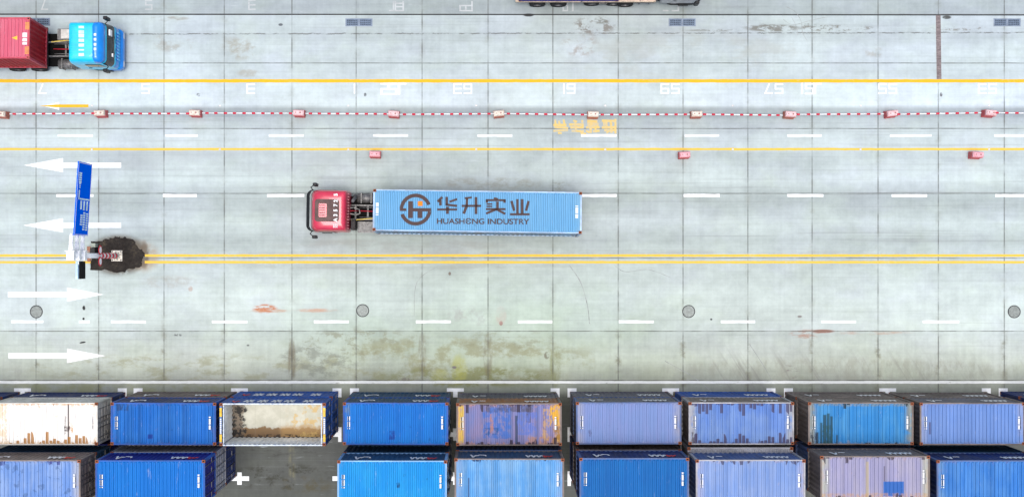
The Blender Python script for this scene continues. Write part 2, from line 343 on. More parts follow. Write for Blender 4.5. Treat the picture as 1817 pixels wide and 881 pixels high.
def paint_material(name, col, wear=.5, base=(.36,.37,.35), sx=.35, sy=2.5, lo=.55):
    n = Nodes(name, .75, spec=.3); x, y, z = n.xyz()
    a = n.noise(n.vec(n.mul(x, sx), n.mul(y, sy), 2.0), 1.0, 6, .7)
    b = n.noise(n.vec(n.mul(x, 5.0), n.mul(y, 8.0), 7.0), 1.0, 5, .7)
    f = n.mul(n.step(n.add(n.mul(a, .6), n.mul(b, .4)), lo, lo+.12), wear)
    c = n.scalec(col, n.step(b, .2, .8, .9, 1.08))
    return n.done(n.mix(f, c, base))
scuffs()
YP = paint_material('yellow_road_paint', (.66,.38,.012), .8, (.52,.42,.22))
YP2 = paint_material('yellow_double_line_paint', (.66,.43,.06), .8, (.55,.47,.27))
WP = paint_material('white_road_paint', (.78,.80,.80), .55)
WF = paint_material('faded_white_paint', (.43,.46,.46), .85, (.33,.35,.35), lo=.44)
WF2 = paint_material('scuffed_white_line_paint', (.72,.74,.72), .95, (.36,.37,.33), sx=1.2, sy=3, lo=.55)
YF = paint_material('faded_yellow_lettering', (.60,.44,.15), .85, (.44,.40,.28), sx=2, sy=3, lo=.47)
ZC = [0]
def rect(mb, x0, x1, y0, y1, z=.004, wob=0):
    ZC[0] = (ZC[0] + 1) % 16; z += ZC[0]*.0002
    a, b = G(x0, y1), G(x1, y0)
    if not wob: mb.sheet([(a.x,a.y),(b.x,a.y),(b.x,b.y),(a.x,b.y)], z); return
    N = max(2, int((x1-x0)/9)); e = lambda: rnd.uniform(-wob, wob)/S
    top = [(a.x+(b.x-a.x)*i/N, b.y+e()) for i in range(N, -1, -1)]; bot = [(a.x+(b.x-a.x)*i/N, a.y+e()) for i in range(N+1)]
    vs = [(x,y,z) for x,y in bot] + [(x,y,z) for x,y in top[::-1]]
    mb.add(vs, [(i, i+1, N+2+i, N+1+i) for i in range(N)])
def mark(name, m): return m
for y, hh, m in ((143.6, 2.9, YP), (264.6, 2.0, YP2)):
    q = MB(); rect(q, -900, 2600, y-hh, y+hh, wob=.35); prop(q.build('yellow_line', m), kind='structure')
for y in (453, 464.8):
    q = MB(); rect(q, -900, 164, y-2.2, y+2.2, wob=.25); rect(q, 257, 2600, y-2.2, y+2.2, wob=.25); prop(q.build('yellow_line', YP2), kind='structure')
q = MB(); rect(q, -900, 2600, 675, 679.8, wob=.3); prop(q.build('white_line', WF2), kind='structure')
d240 = [(102,165),(293,351),(477,539),(662,724),(847,909),(1031,1094),(1215,1276),(1397,1458),(1579,1653),(1764,1830)]
d347 = [(100,166),(289,349),(474,540),(660,724),(845,909),(1033,1094),(1213,1277),(1397,1461),(1582,1645),(1766,1830)]
d570 = [(20,77),(140,159),(197,259),(376,439),(557,619),(738,800),(919,980),(1098,1160),(1279,1340),(1457,1519),(1637,1702),(1817,1880)]
for y, dd, hh in ((240.5, d240, 2.0), (346.8, d347, 2.5), (570.3, d570, 2.4)):
    q = MB()
    for k in range(1, 6): rect(q, dd[0][0]-184*k, dd[0][1]-184*k, y-hh, y+hh); rect(q, dd[-1][0]+184*k, dd[-1][1]+184*k, y-hh, y+hh)
    for a, b in dd: rect(q, a, b, y-hh+rnd.uniform(-.3,.3), y+hh, wob=.35)
    prop(q.build('lane_dashes', WP), kind='structure')
def arrow(tip, base, end, y, hw, sw, m, name='lane_arrow'):
    q = MB(); p = lambda x, yy: tuple(G(x, yy))[:2]
    q.sheet([p(tip, y), p(base, y+hw), p(base, y-hw)] if tip < base else [p(tip, y), p(base, y-hw), p(base, y+hw)], .004)
    a, b = sorted((base, end)); rect(q, a, b, y-sw, y+sw)
    return prop(q.build(name, m), kind='structure')
arrow(42, 112, 215, 293, 12.5, 4.5, WP); arrow(41, 112, 215, 399.5, 12.5, 4.5, WP)
arrow(184, 119, 14, 522, 12.5, 4.8, WP); arrow(187, 119, 15, 630.5, 12.8, 4.8, WP)
q = MB(); p = lambda x, yy: tuple(G(x, yy))[:2]
q.sheet([p(76,188), p(105,195), p(105,181)], .004); prop(q.build('lane_arrow', WP), kind='structure')
a_ = arrow(70, 100, 157, 188, 2.6, 2.6, YP, 'yellow_arrow'); a_.location.z = .004
# numbers painted upside down for drivers coming the other way; seven-bar shapes
SEG = {'0':'abcdef','1':'r','2':'abged','3':'abgcd','5':'afgcd','6':'afgecd','9':'abfgcd','7':'a7'}
def digit(mb, ch, x, y, wd=11.5, ht=17, t=2.4):
    # x,y: centre in the photo; the digit stands rotated by 180 degrees
    def bar(u0, v0, u1, v1):                        # u right, v up in the digit's own frame
        x0, x1 = sorted((x-u0, x-u1)); y0, y1 = sorted((y+v0, y+v1)); rect(mb, x0, x1, y0, y1)
    W, Hh = wd/2, ht/2
    if ch == '1': bar(-t/2, -Hh, t/2, Hh); return
    for s_ in SEG[ch]:
        if s_ == 'a': bar(-W, Hh-t, W, Hh)
        if s_ == 'd': bar(-W, -Hh, W, -Hh+t)
        if s_ == 'g': bar(-W, -t/2, W, t/2)
        if s_ == 'f': bar(-W, 0, -W+t, Hh)
        if s_ == 'b': bar(W-t, 0, W, Hh)
        if s_ == 'e': bar(-W, -Hh, -W+t, 0)
        if s_ == 'c': bar(W-t, -Hh, W, 0)
        if s_ == '7':
            q_ = [(W-t, Hh), (W, Hh), (-W/3+t, -Hh), (-W/3, -Hh)]
            mb.sheet([tuple(G(x-u, y-v+2*v))[:2] for u, v in q_], .004)
def number(txt, x, y, m=WP, sp=15.5, ht=18, wd=11.5):
    q = MB(); nn = len(txt)
    for i, ch in enumerate(txt): digit(q, ch, x + sp*((nn-1)/2 - i), y, ht=ht, wd=wd)
    return prop(q.build('painted_number', m), kind='structure')
for txt, x in (('7',75),('5',258.5),('3',445),('1',629),('63',821),('61',1007),('59',1189),('57',1373),('55',1575),('53',1752)):
    number(txt, x, 157.5, sp=12.5 if txt == '61' else 18.5, wd=15)
# two odd groups with a hooked stroke
def polymark(shapes, name='painted_number', m=WP):
    q = MB()
    for s_ in shapes: rect(q, *s_)
    return prop(q.build(name, m), kind='structure')
polymark([(675,705,147.5,150),(687,692,150,156),(675,705,156.5,159),(675,679,159,168),(675,705,165.5,168),(701,705,159,168),(706,710,147.5,168),(710,721,147.5,150)])
polymark([(1421.5,1425,147.5,167),(1428,1445,147.5,150),(1428,1432,150,158),(1428,1445,156,158.5),(1441,1445,158,167),(1428,1445,165,167.5),(1444,1448,147.5,167),(1448,1458,147.5,150)])
for txt, x in (('7',79),('5',264),('3',447)): number(txt, x, 9, WF, ht=18, wd=13)
for sh in ([(690,692.5,18,20.5),(697,699,2,20),(690,699,18,20.5),(700,717,5,7.5),(700,717,11,13.5),(714,717,2,20),(700,703,2,20),(700,717,18,20.5)], [(815,839,9,11.5),(815,818,9,20.5),(815,839,18,20.5),(836,839,2,20.5),(825,828,9,20.5)],
           [(998,1008,9,11.5),(998,1000.5,9,20.5),(998,1008,18,20.5),(1006,1008,3,20.5),(1015,1018,3,20.5)], [(1176,1186,18,20.5),(1192,1205,18,20.5),(1202,1205,10,20.5)]): polymark(sh, m=WF)
# faded yellow lettering
q = MB()
YZ = [.0040]
def ys(x0, y0, x1, y1, w_=2.2): YZ[0] += .00015; q.bar(tuple(G(x0, y0))[:2], tuple(G(x1, y1))[:2], (w_+1.3)/S, .002, YZ[0])
for s_ in ((982,222,1005,222,3.5),(985,212,986,222),(992,214,993,223),(1000,212,1002,222,2.5),(984,226,1008,227,2),(982,232,1008,231,2.5),(990,236,997,236,2),(1010,221,1036,221,3),(1017,214,1024,216),(1012,226,1036,226,3),(1014,232,1036,233,2.5),(1020,217,1022,232),(1033,213,1034,226),
           (1042,215,1060,216,4),(1042,221,1062,221,5),(1040,226,1064,226,2.5),(1048,213,1048,236,3),(1056,215,1057,235),(1040,232,1046,235),(1052,233,1064,232,2.5),(1068,214,1092,215,3),(1070,220,1078,220,6),(1084,213,1085,236,3),(1068,226,1094,226,3),(1072,231,1094,231,3),(1092,211,1092,237,2.5),(1076,236,1082,231),(1030,236,1040,237,2)):
    ys(*s_)
prop(q.build('painted_characters', YF), kind='structure')
# bay corner marks
q = MB()
T_ = [x for x in (-345, 40, 425, 808, 1190, 1575, 1960)]
P_ = [(-160,-144),(217,246),(598,630),(985,1015),(1367,1399),(1749,1780)]
zt = .006
def mk(x0, x1, y0, y1): rect(q, x0, x1, y0, y1, zt)
for x in T_:
    mk(x-15, x+15, 688, 694); mk(x-4, x+4, 694, 704); 
    for y in (770, 848, 930): mk(x-4, x+4, y-11, y+11); mk(x-17, x-4, y-4, y+4); mk(x+4, x+17, y-4, y+4)
for a, b in ((209,253),(590,637),(977,1023),(1360,1407),(1742,1788)):
    mk(a, a+16, 688, 694); mk(a+10, a+16, 694, 704); mk(b-16, b, 688, 694); mk(b-16, b-10, 694, 704)
    for y in (770, 848, 930):
        mk(a+10, a+16, y-13, y+13); mk(b-16, b-10, y-13, y+13); mk(a, a+10, y-4, y+4); mk(b-10, b, y-4, y+4)
prop(q.build('bay_markings', WP), kind='structure')
# rusty trench strip across the far lane
q = MB(); q.sheet([tuple(G(*v))[:2] for v in ((1662,140.5),(1670.5,140.5),(1669,27.5),(1660.5,27.5))], .005)
n = Nodes('rusty_strip', .9); x, y, z = n.xyz(); nz = n.noise(n.vec(n.mul(x, 3.0), n.mul(y, 12.0), 0.0), 1, 6, .75)
prop(q.build('trench_strip', n.done(n.ramp(nz, [(.3,(.07,.055,.055)),(.5,(.17,.14,.14)),(.7,(.30,.25,.24))]))), kind='structure')

# ------------------------------------------------------------------ soil patch round the sign mast
def soil():
    n = Nodes('damp_soil', .95, spec=.2); x, y, z = n.xyz()
    a = n.noise(n.vec(x, y, 0.0), 1.4, 8, .7); b = n.noise(n.vec(n.mul(x, 1.0), y, 4.0), 6.0, 5, .7)
    c = n.ramp(n.add(n.mul(a, .7), n.mul(b, .3)), [(.40,(.018,.015,.013)),(.54,(.032,.027,.023)),(.64,(.07,.058,.04)),(.76,(.15,.12,.08))])
    n.bump(b, .05, .8); m = n.done(c)
    out = [(162,427),(180,426),(195,425),(202,421),(212,419),(226,421),(236,427),(246,437),(253,443),(256,452),(255,464),(250,472),(238,475),(228,478),(216,484),(205,482),(196,480),(178,480),(162,479),(161,452)]
    q = MB(); c0 = G(208, 452); rings = [1.0, .93, .7, .4]
    fine_ = []
    for i in range(len(out)):
        a_, b_ = Vector(out[i]), Vector(out[(i+1) % len(out)])
        for t in range(4): p_ = a_.lerp(b_, t/4); fine_.append((p_.x + rnd.uniform(-1.3,1.3) + 2.2*math.sin(i*2.3+t), p_.y + rnd.uniform(-1.3,1.3) + 1.6*math.sin(i*1.7+t)))
    N = len(fine_); vs = []
    for k, r_ in enumerate(rings):
        for (x_, y_) in fine_:
            p_ = G(x_, y_); v = c0 + (p_ - c0)*r_; vs.append((v.x, v.y, .004 if k == 0 else .03 + .03*k*rnd.uniform(.4, 1)))
    vs.append((c0.x, c0.y, .09))
    fs = [(k*N+i, k*N+(i+1)%N, (k+1)*N+(i+1)%N, (k+1)*N+i) for k in range(3) for i in range(N)] + [(3*N+i, 3*N+(i+1)%N, 4*N) for i in range(N)]
    fs = [f[::-1] for f in fs]
    q.add(vs, fs); prop(q.build('soil_patch', m), kind='structure')
soil()

# ------------------------------------------------------------------ containers
L20, W20, H20 = 6.058, 2.438, 2.591
def roof_paint(name, base, fade, fade_amt=.5, rust=.35, top=.0, bot=.0, blot=.25, dark=(.02,.025,.05), seed=0.0, patches=(), rustc=(.33,.13,.05), hl=L20/2, per=.2105, edge=None, edge_amt=0.0, contrast=.12, groove=.15):
    nr_ = int((2*hl-.20)/per); roff = -hl+.10+((2*hl-.20)-nr_*per)/2+per*.11+50*per*2-50*per*2
    n = Nodes(name, .6, spec=.18); x, y, z = n.xyz()
    nv = lambda sx, sy, sd, det=5, ro=.6: n.noise(n.vec(n.mul(x, sx), n.mul(y, sy), seed*3.3+sd), 1.0, det, ro)
    s1 = nv(2.6, .45, 1.0); b1 = nv(.55, .7, 2.0, 3); s2 = nv(9.0, .8, 3.0); fine = nv(18., 18., 4.0, 3)
    f = n.mul(n.step(n.add(n.mul(s1, .6), n.mul(b1, .4)), .40, .62), fade_amt)
    c = n.mix(f, base, fade)
    # every rib its own tone
    cellx = n.m('FLOOR', n.add(n.m('DIVIDE', n.sub(x, roff), per), .5))
    rib = n.white(n.vec(cellx, 3.0, seed))
    c = n.scalec(c, n.add(n.add(n.mul(n.sub(rib, .5), contrast), n.mul(n.sub(s2, .5), .18)), n.add(n.mul(n.sub(fine, .5), .12), 1.0)))
    inr = n.m('PINGPONG', n.sub(x, roff), per/2)
    c = n.scalec(c, n.step(n.mul(n.step(n.m('ABSOLUTE', n.sub(inr, per*.25)), .0, .032, 1, 0), n.step(n.m('ABSOLUTE', y), 1.10, 1.12, 1, 0)), 0, 1, 1, 1-groove))
    ay = n.m('ABSOLUTE', y); ax = n.m('ABSOLUTE', x)
    e = n.mx(n.step(ay, .85, 1.2), n.step(ax, hl-.55, hl-.02))
    if edge: c = n.mix(n.mul(n.mul(n.step(ax, hl-.62, hl-.25), n.step(nv(1.5, 1.5, 8.0), .3, .55)), edge_amt), c, edge)
    c = n.mix(n.mul(n.step(n.add(nv(4.0, 2.2, 5.0, 6, .75), n.mul(e, .16)), .60, .72), rust), c, rustc)
    # chalky scratches
    c = n.mix(n.mul(n.step(nv(6.0, 1.2, 11.0, 6, .75), .60, .74), .38), c, (.45,.48,.55))
    for pt in patches:                              # (x0,x1,y0,y1,colour,strength,breakup)
        x0, x1, y0, y1, pc, pa, br = pt
        wv = n.mul(n.sub(nv(3.0, 3.0, 20.0+x0), .5), .22*br)
        xx, yy = n.add(x, wv), n.add(y, wv)
        k = n.mul(n.mul(n.step(xx, x0-.03, x0+.03), n.step(xx, x1-.03, x1+.03, 1, 0)), n.mul(n.step(yy, y0-.03, y0+.03), n.step(yy, y1-.03, y1+.03, 1, 0)))
        k = n.mul(k, n.step(nv(5.0, 2.5, 23.0+y0, 6, .7), .5-.35, .5-.35+.2)) if not br else n.mul(k, n.step(nv(5.0, 3.0, 23.0+y0, 6, .7), .40, .55))
        c = n.mix(n.mul(k, pa), c, pc)
    # dark stains that run along single ribs from the long edges
    def run(amount, sgn, sd):
        if amount <= 0: return 0.0
        r1 = n.white(n.vec(cellx, sd, seed)); zone = n.step(n.noise(n.vec(n.mul(x, .9), sd, seed), 1.0, 2), .60-amount*.22, .70-amount*.22)
        ln = n.mul(n.add(n.m('POWER', r1, 2.0), .12), n.mul(zone, .12 + amount*.58))
        d = n.sub(1.19, n.mul(y, sgn))
        inx = n.sub(.092, n.m('PINGPONG', n.sub(x, roff), per/2))
        return n.mul(n.mul(n.step(n.sub(ln, d), 0.0, .03), n.step(ln, .03, .06)), n.step(n.add(inx, n.mul(nv(8., 8., 31.), .02)), .0, .03))
    if top: c = n.mix(n.mul(run(top, 1.0, 5.0), .85), c, dark)
    if bot: c = n.mix(n.mul(run(bot, -1.0, 9.0), .9), c, dark)
    c = n.mix(n.mul(n.step(nv(7.0, 5.0, 51.0, 4, .6), .69, .74), .5), c, n.scalec(base, .3))
    c = n.mix(n.mul(n.step(nv(11.0, 4.0, 55.0, 5, .7), .68, .76), .45), c, (.42,.40,.42))
    if blot:
        c = n.mix(n.mul(n.step(nv(2.3, 2.0, 41.0, 4, .5), .78-blot*.35, .81-blot*.35), .55), c, n.scalec(base, .45))
    n.b.inputs['Roughness'].default_value = .6
    return n.done(c)

def side_paint(name, base, dirt=(.10,.09,.085), amt=.4, rough=.6):
    n = Nodes(name, rough, spec=.2); x, y, z = n.xyz(); r_ = n.mul(n.rand(), 50.0)
    a = n.noise(n.vec(n.mul(n.add(x, y), 2.2), n.mul(z, .5), r_), 1.0, 6, .7); b = n.noise(n.vec(n.mul(n.add(x, y), .6), n.mul(z, .6), n.add(r_, 7.0)), 1.0, 4, .6)
    c = n.mix(n.mul(n.step(a, .42, .62), amt), base, dirt)
    c = n.scalec(c, n.step(b, .3, .7, .75, 1.2))
    c = n.mix(n.mul(n.step(n.noise(n.vec(n.mul(n.add(x, y), 5.0), n.mul(z, 1.2), n.add(r_, 3.0)), 1.0, 6, .75), .60, .72), .6), c, (.16,.06,.03))
    return n.done(c)

def corr_roof(hl, hw, z, per=.2105, dep=.04, mg=.10):
    q = MB(); x0, x1 = -hl+.10, hl-.10; nrib = int((x1-x0)/per); off = ((x1-x0)-nrib*per)/2
    xs = [(-hl+.02, 0)]
    for i in range(nrib):
        b = x0+off+i*per
        for t, h_ in ((0.0,0),(.30,0),(.42,1),(.80,1),(.92,0)): xs.append((b+t*per, h_))
    xs.append((hl-.02, 0))
    ysr = [(-hw+.03, 0, 0), (-hw+mg, 0, 0), (-hw+mg+.05, 1, 0), (hw-mg-.05, 1, 0), (hw-mg, 0, 0), (hw-.03, 0, 0)]
    vs = [(x_, y_, z + dep*h_*k) for (y_, k, _) in ysr for (x_, h_) in xs]
    n_ = len(xs); fs = [(j*n_+i, j*n_+i+1, (j+1)*n_+i+1, (j+1)*n_+i) for j in range(5) for i in range(n_-1)]
    q.add(vs, fs); return q
def corr_wall(l0, l1, z0, z1, out, per=.278, dep=.036, axis='x', pos=0.0):
    """corrugated sheet with two skins; out: +1/-1, the outward direction"""
    q = MB(); prof = []; u = l0
    while u < l1 - per*.6:
        for t, h_ in ((0,0),(.26,0),(.5,1),(.76,1)): prof.append((u+t*per, h_))
        u += per
    prof.append((l1, 0))
    def pt(u, d, z): return (u, pos - out*d, z) if axis == 'x' else (pos - out*d, u, z)
    n_ = len(prof); vs = [pt(u, h_*dep, z) for z in (z0, z1) for u, h_ in prof] + [pt(u, h_*dep+.004, z) for z in (z0, z1) for u, h_ in prof]
    f1 = [(i, i+1, n_+i+1, n_+i) for i in range(n_-1)]; f2 = [tuple(2*n_+k for k in f[::-1]) for f in f1]
    q.add(vs, f1+f2); return q
ME = {}
def proto(L, Hc, key, open_top=False):
    """mesh data of one container kind, shared by every container of it"""
    if (key) in ME: return ME[key]
    d = {}; hl, hw = L/2, W20/2
    def keep(name, q, bevel=0):
        me = bpy.data.meshes.new(name); me.from_pydata(q.v, [], q.f); me.materials.append(None)
        me.polygons.foreach_set('use_smooth', q.sm)
        if q.m and max(q.m) > 0:
            for k in range(max(q.m)): me.materials.append(M['hole'])
            me.polygons.foreach_set('material_index', q.m)
        me.update(); d.setdefault(name, []).append(me)
    q = MB(); t = .11
    for sx in (-1, 1):
        for sy in (-1, 1):
            a, b = sorted((sx*(hl-.004), sx*(hl-.15))); c, e = sorted((sy*(hw-.004), sy*(hw-.13))); q.box(a, b, c, e, .12, Hc-.12)
    for sy in (-1, 1):
        c, e = sorted((sy*(hw-.01), sy*(hw-.075))); q.box(-hl+.18, hl-.18, c, e, .02, .15); q.box(-hl+.18, hl-.18, c, e, Hc-.075, Hc-.008)
    for sx in (-1, 1):
        a, b = sorted((sx*(hl-.01), sx*(hl-.10))); q.box(a, b, -hw+.17, hw-.17, .02, .15); q.box(a, b, -hw+.17, hw-.17, Hc-.12, Hc-.010)
    keep('frame', q)
    for sz in (0, 1):
        for sx in (-1, 1):
            for sy in (-1, 1):
                q = MB(); a, b = sorted((sx*hl, sx*(hl-.178))); c, e = sorted((sy*hw, sy*(hw-.162)))
                z0, z1 = (0, .118) if not sz else (Hc-.118, Hc)
                q.box(a, b, c, e, z0, z1); q.mi = 1
                xm, ym = (a+b)/2, (c+e)/2
                if sz: q.prism([(xm+.062*cos(k*pi/5), ym+.036*sin(k*pi/5)) for k in range(10)], z1-.01, z1+.003)
                q.prism([(xm+.055*cos(k*pi/5), (z0+z1)/2+.03*sin(k*pi/5)) for k in range(10)], -.004, .004, Matrix.Translation((0, sy*hw, 0)) @ Matrix.Rotation(pi/2, 4, 'X'))
                keep('corner_casting', q)
    for sy in (-1, 1): keep('side_panel', corr_wall(-hl+.15, hl-.15, .15, Hc-.075, sy, pos=sy*(hw-.02)))
    keep('end_panel', corr_wall(-hw+.13, hw-.13, .15, Hc-.12, -1, axis='y', pos=-(hl-.03)))
    for sy in (-1, 1):
        q = MB(); a, b = sorted((sy*.01, sy*(hw-.135))); q.box(hl-.09, hl-.045, a, b, .155, Hc-.125)
        for zz in (.5, 1.0, 1.5, 2.0): q.box(hl-.045, hl-.03, a+.08, b-.08, zz, zz+.25)
        keep('door', q)
    for sy in (-1, 1):
        for k in (.28, .82):
            q = MB(); q.tube((hl-.012, sy*k, .17), (hl-.012, sy*k, Hc-.14), .018, 8); q.box(hl-.03, hl+.004, min(sy*k, sy*(k+.3)), max(sy*k, sy*(k+.3)), 1.0, 1.04); keep('lock_rod', q)
    if not open_top: keep('roof', corr_roof(hl, hw, Hc-.045))
    q = MB(); q.box(-hl+.1, hl-.1, -hw+.07, hw-.07, .10, .15); keep('floor', q)
    q = MB()
    for i in range(int(L/.35)): q.box(-hl+.2+i*.35, -hl+.25+i*.35, -hw+.08, hw-.08, .02, .10)
    keep('cross_members', q)
    ME[key] = d; return d
def glyph_strip(flip, hlx, Hc):
    """white identification number along the short end of the roof"""
    q = MB(); x = hlx; y = .42
    seq = [.06]*4 + [-.05] + [.055]*6 + [-.05] + [.07]
    if flip: seq = seq[::-1]
    for k in seq:
        if k < 0: y -= -k; continue
        r_ = rnd.random()
        q.box(x-.08, x+.08, y-k+.012, y, Hc, Hc+.003)
        y -= k
    return q
def side_glyphs(kind, hl, Hc, out):
    q = MB(); y = out*(W20/2+.004)
    def zz(pts, w_=.10, mi=0):
        q.mi = mi
        for a, b in zip(pts, pts[1:]):
            a, b = Vector(a), Vector(b); d = (b-a).normalized(); nn = Vector((-d.y, d.x))*w_/2
            ps = [a-nn, b-nn, b+nn, a+nn]; vs = [(p_.x, yy, p_.y) for yy in (y, y-out*.012) for p_ in ps]
            q.add(vs, [(0,1,2,3),(7,6,5,4),(0,4,5,1),(1,5,6,2),(2,6,7,3),(3,7,4,0)])
    if kind == 'logo':
        zz([(-2.15,1.35),(-2.0,2.15),(-1.85,1.5)]); zz([(-1.95,1.75),(-1.7,1.55)]); zz([(-1.7,1.4),(-1.35,1.45),(-1.3,1.75)])
        x = .95
        for k in range(3): zz([(x,1.5),(x+.12,2.1),(x+.22,1.55),(x+.30,1.75)]); x += .30
        zz([(1.92,1.6),(2.0,2.1),(2.12,1.7),(2.24,2.0),(2.4,1.65)], .12, 1)
    elif kind == 'plain':
        zz([(-2.15,1.35),(-2.0,2.1),(-1.85,1.5)]); zz([(-1.7,1.45),(-1.35,1.5)])
        x = .95
        for k in range(5): zz([(x,1.5),(x+.12,2.0),(x+.22,1.5)]); x += .28
    else:
        zz([(-2.5,1.6),(-2.3,2.2),(-2.1,1.7)], .12, 1)
        for x in (-1.55, -.75, .05, .8, 1.9):
            zz([(x-.25,1.3),(x+.28,2.2)], .11); zz([(x-.25,2.1),(x+.25,1.35)], .11); zz([(x-.3,1.75),(x+.3,1.8)], .09); zz([(x+.02,1.2),(x,2.3)], .09)
    return q
M['cap'] = mat('dull_pink_cap', (.30,.16,.15), .6)
M['letter_red'] = mat('red_side_logo', (.6, .06, .05), .6)
rust_cast = mat('rusty_casting', (.26, .085, .04), .8, var=.35, scale=14, dirt=(.06,.03,.02), dirt_amt=.08)
GR1 = 'containers stacked in the row beside the road'; GR2 = 'containers stacked in the rear row'
def container(label, x, y, z, side, roof=None, frame=None, cast=None, L=L20, Hc=H20, key='c20', rz=0.0, rx=0.0, marks=None, ids=False, group=None, cat='shipping container', detail=True, end=None):
    t = thing('shipping_container', label, cat, (x, y, z), rz, rx, group)
    d = proto(L, Hc, key, open_top=(key == 'open'))
    for nm, mats in (('frame', frame or side), ('corner_casting', cast or rust_cast), ('side_panel', side), ('end_panel', end or side), ('door', end or side), ('lock_rod', M['steel']), ('roof', roof or side), ('floor', M['chassis']), ('cross_members', M['chassis'])):
        if nm not in d: continue
        doors = []
        for i, me in enumerate(d[nm]):
            if not detail and nm in ('lock_rod', 'cross_members', 'floor'): continue
            o = bpy.data.objects.new(nm, me); sc.collection.objects.link(o); o.parent = t
            if nm == 'lock_rod': o.parent = t['_d'][0] if False else DO[i//2]
            if nm == 'door':
                if i == 0: DO = []
                DO.append(o)
            s_ = o.material_slots[0]; s_.link = 'OBJECT'; s_.material = mats
    if ids:
        for fl, xx in ((0, -L/2+.335), (1, L/2-.335)): glyph_strip(fl, xx, Hc-.008).build('identification_number', M['white'], t)
    if marks: side_glyphs(marks, L/2, Hc, 1).build('side_lettering', [M['white'], M['letter_red']], t)
    return t

C = lambda r_, g_, b_: T(r_*.97, g_*1.035, b_)
sides = {
 'navy': side_paint('navy_side', (.012,.03,.13)), 'blue': side_paint('blue_side', (.02,.09,.36), (.06,.08,.16), .35), 'teal': side_paint('teal_side', (.02,.07,.14), (.05,.07,.10)),
 'grey': side_paint('grey_side', (.12,.12,.15), (.15,.13,.12)), 'tan': side_paint('weathered_brown_side', (.19,.155,.14), (.12,.10,.09), .6), 'white': side_paint('white_side', (.55,.54,.50), (.30,.24,.16), .3),
 'orange': side_paint('orange_side', (.32,.13,.05), (.16,.13,.13), .5), 'palegrey': side_paint('pale_grey_side', (.36,.36,.38), (.20,.19,.2), .4), 'mid': side_paint('faded_blue_side', (.07,.12,.27), (.11,.12,.17), .5), 'red': side_paint('red_side', (.36,.008,.018), (.22,.01,.015), .3),
 'lightblue': side_paint('light_blue_side', (.20,.38,.62), (.14,.20,.28), .35), 'deepnavy': side_paint('deep_navy_side', (.015,.02,.20), (.02,.02,.1), .2),
}
DK = (.015,.02,.06)
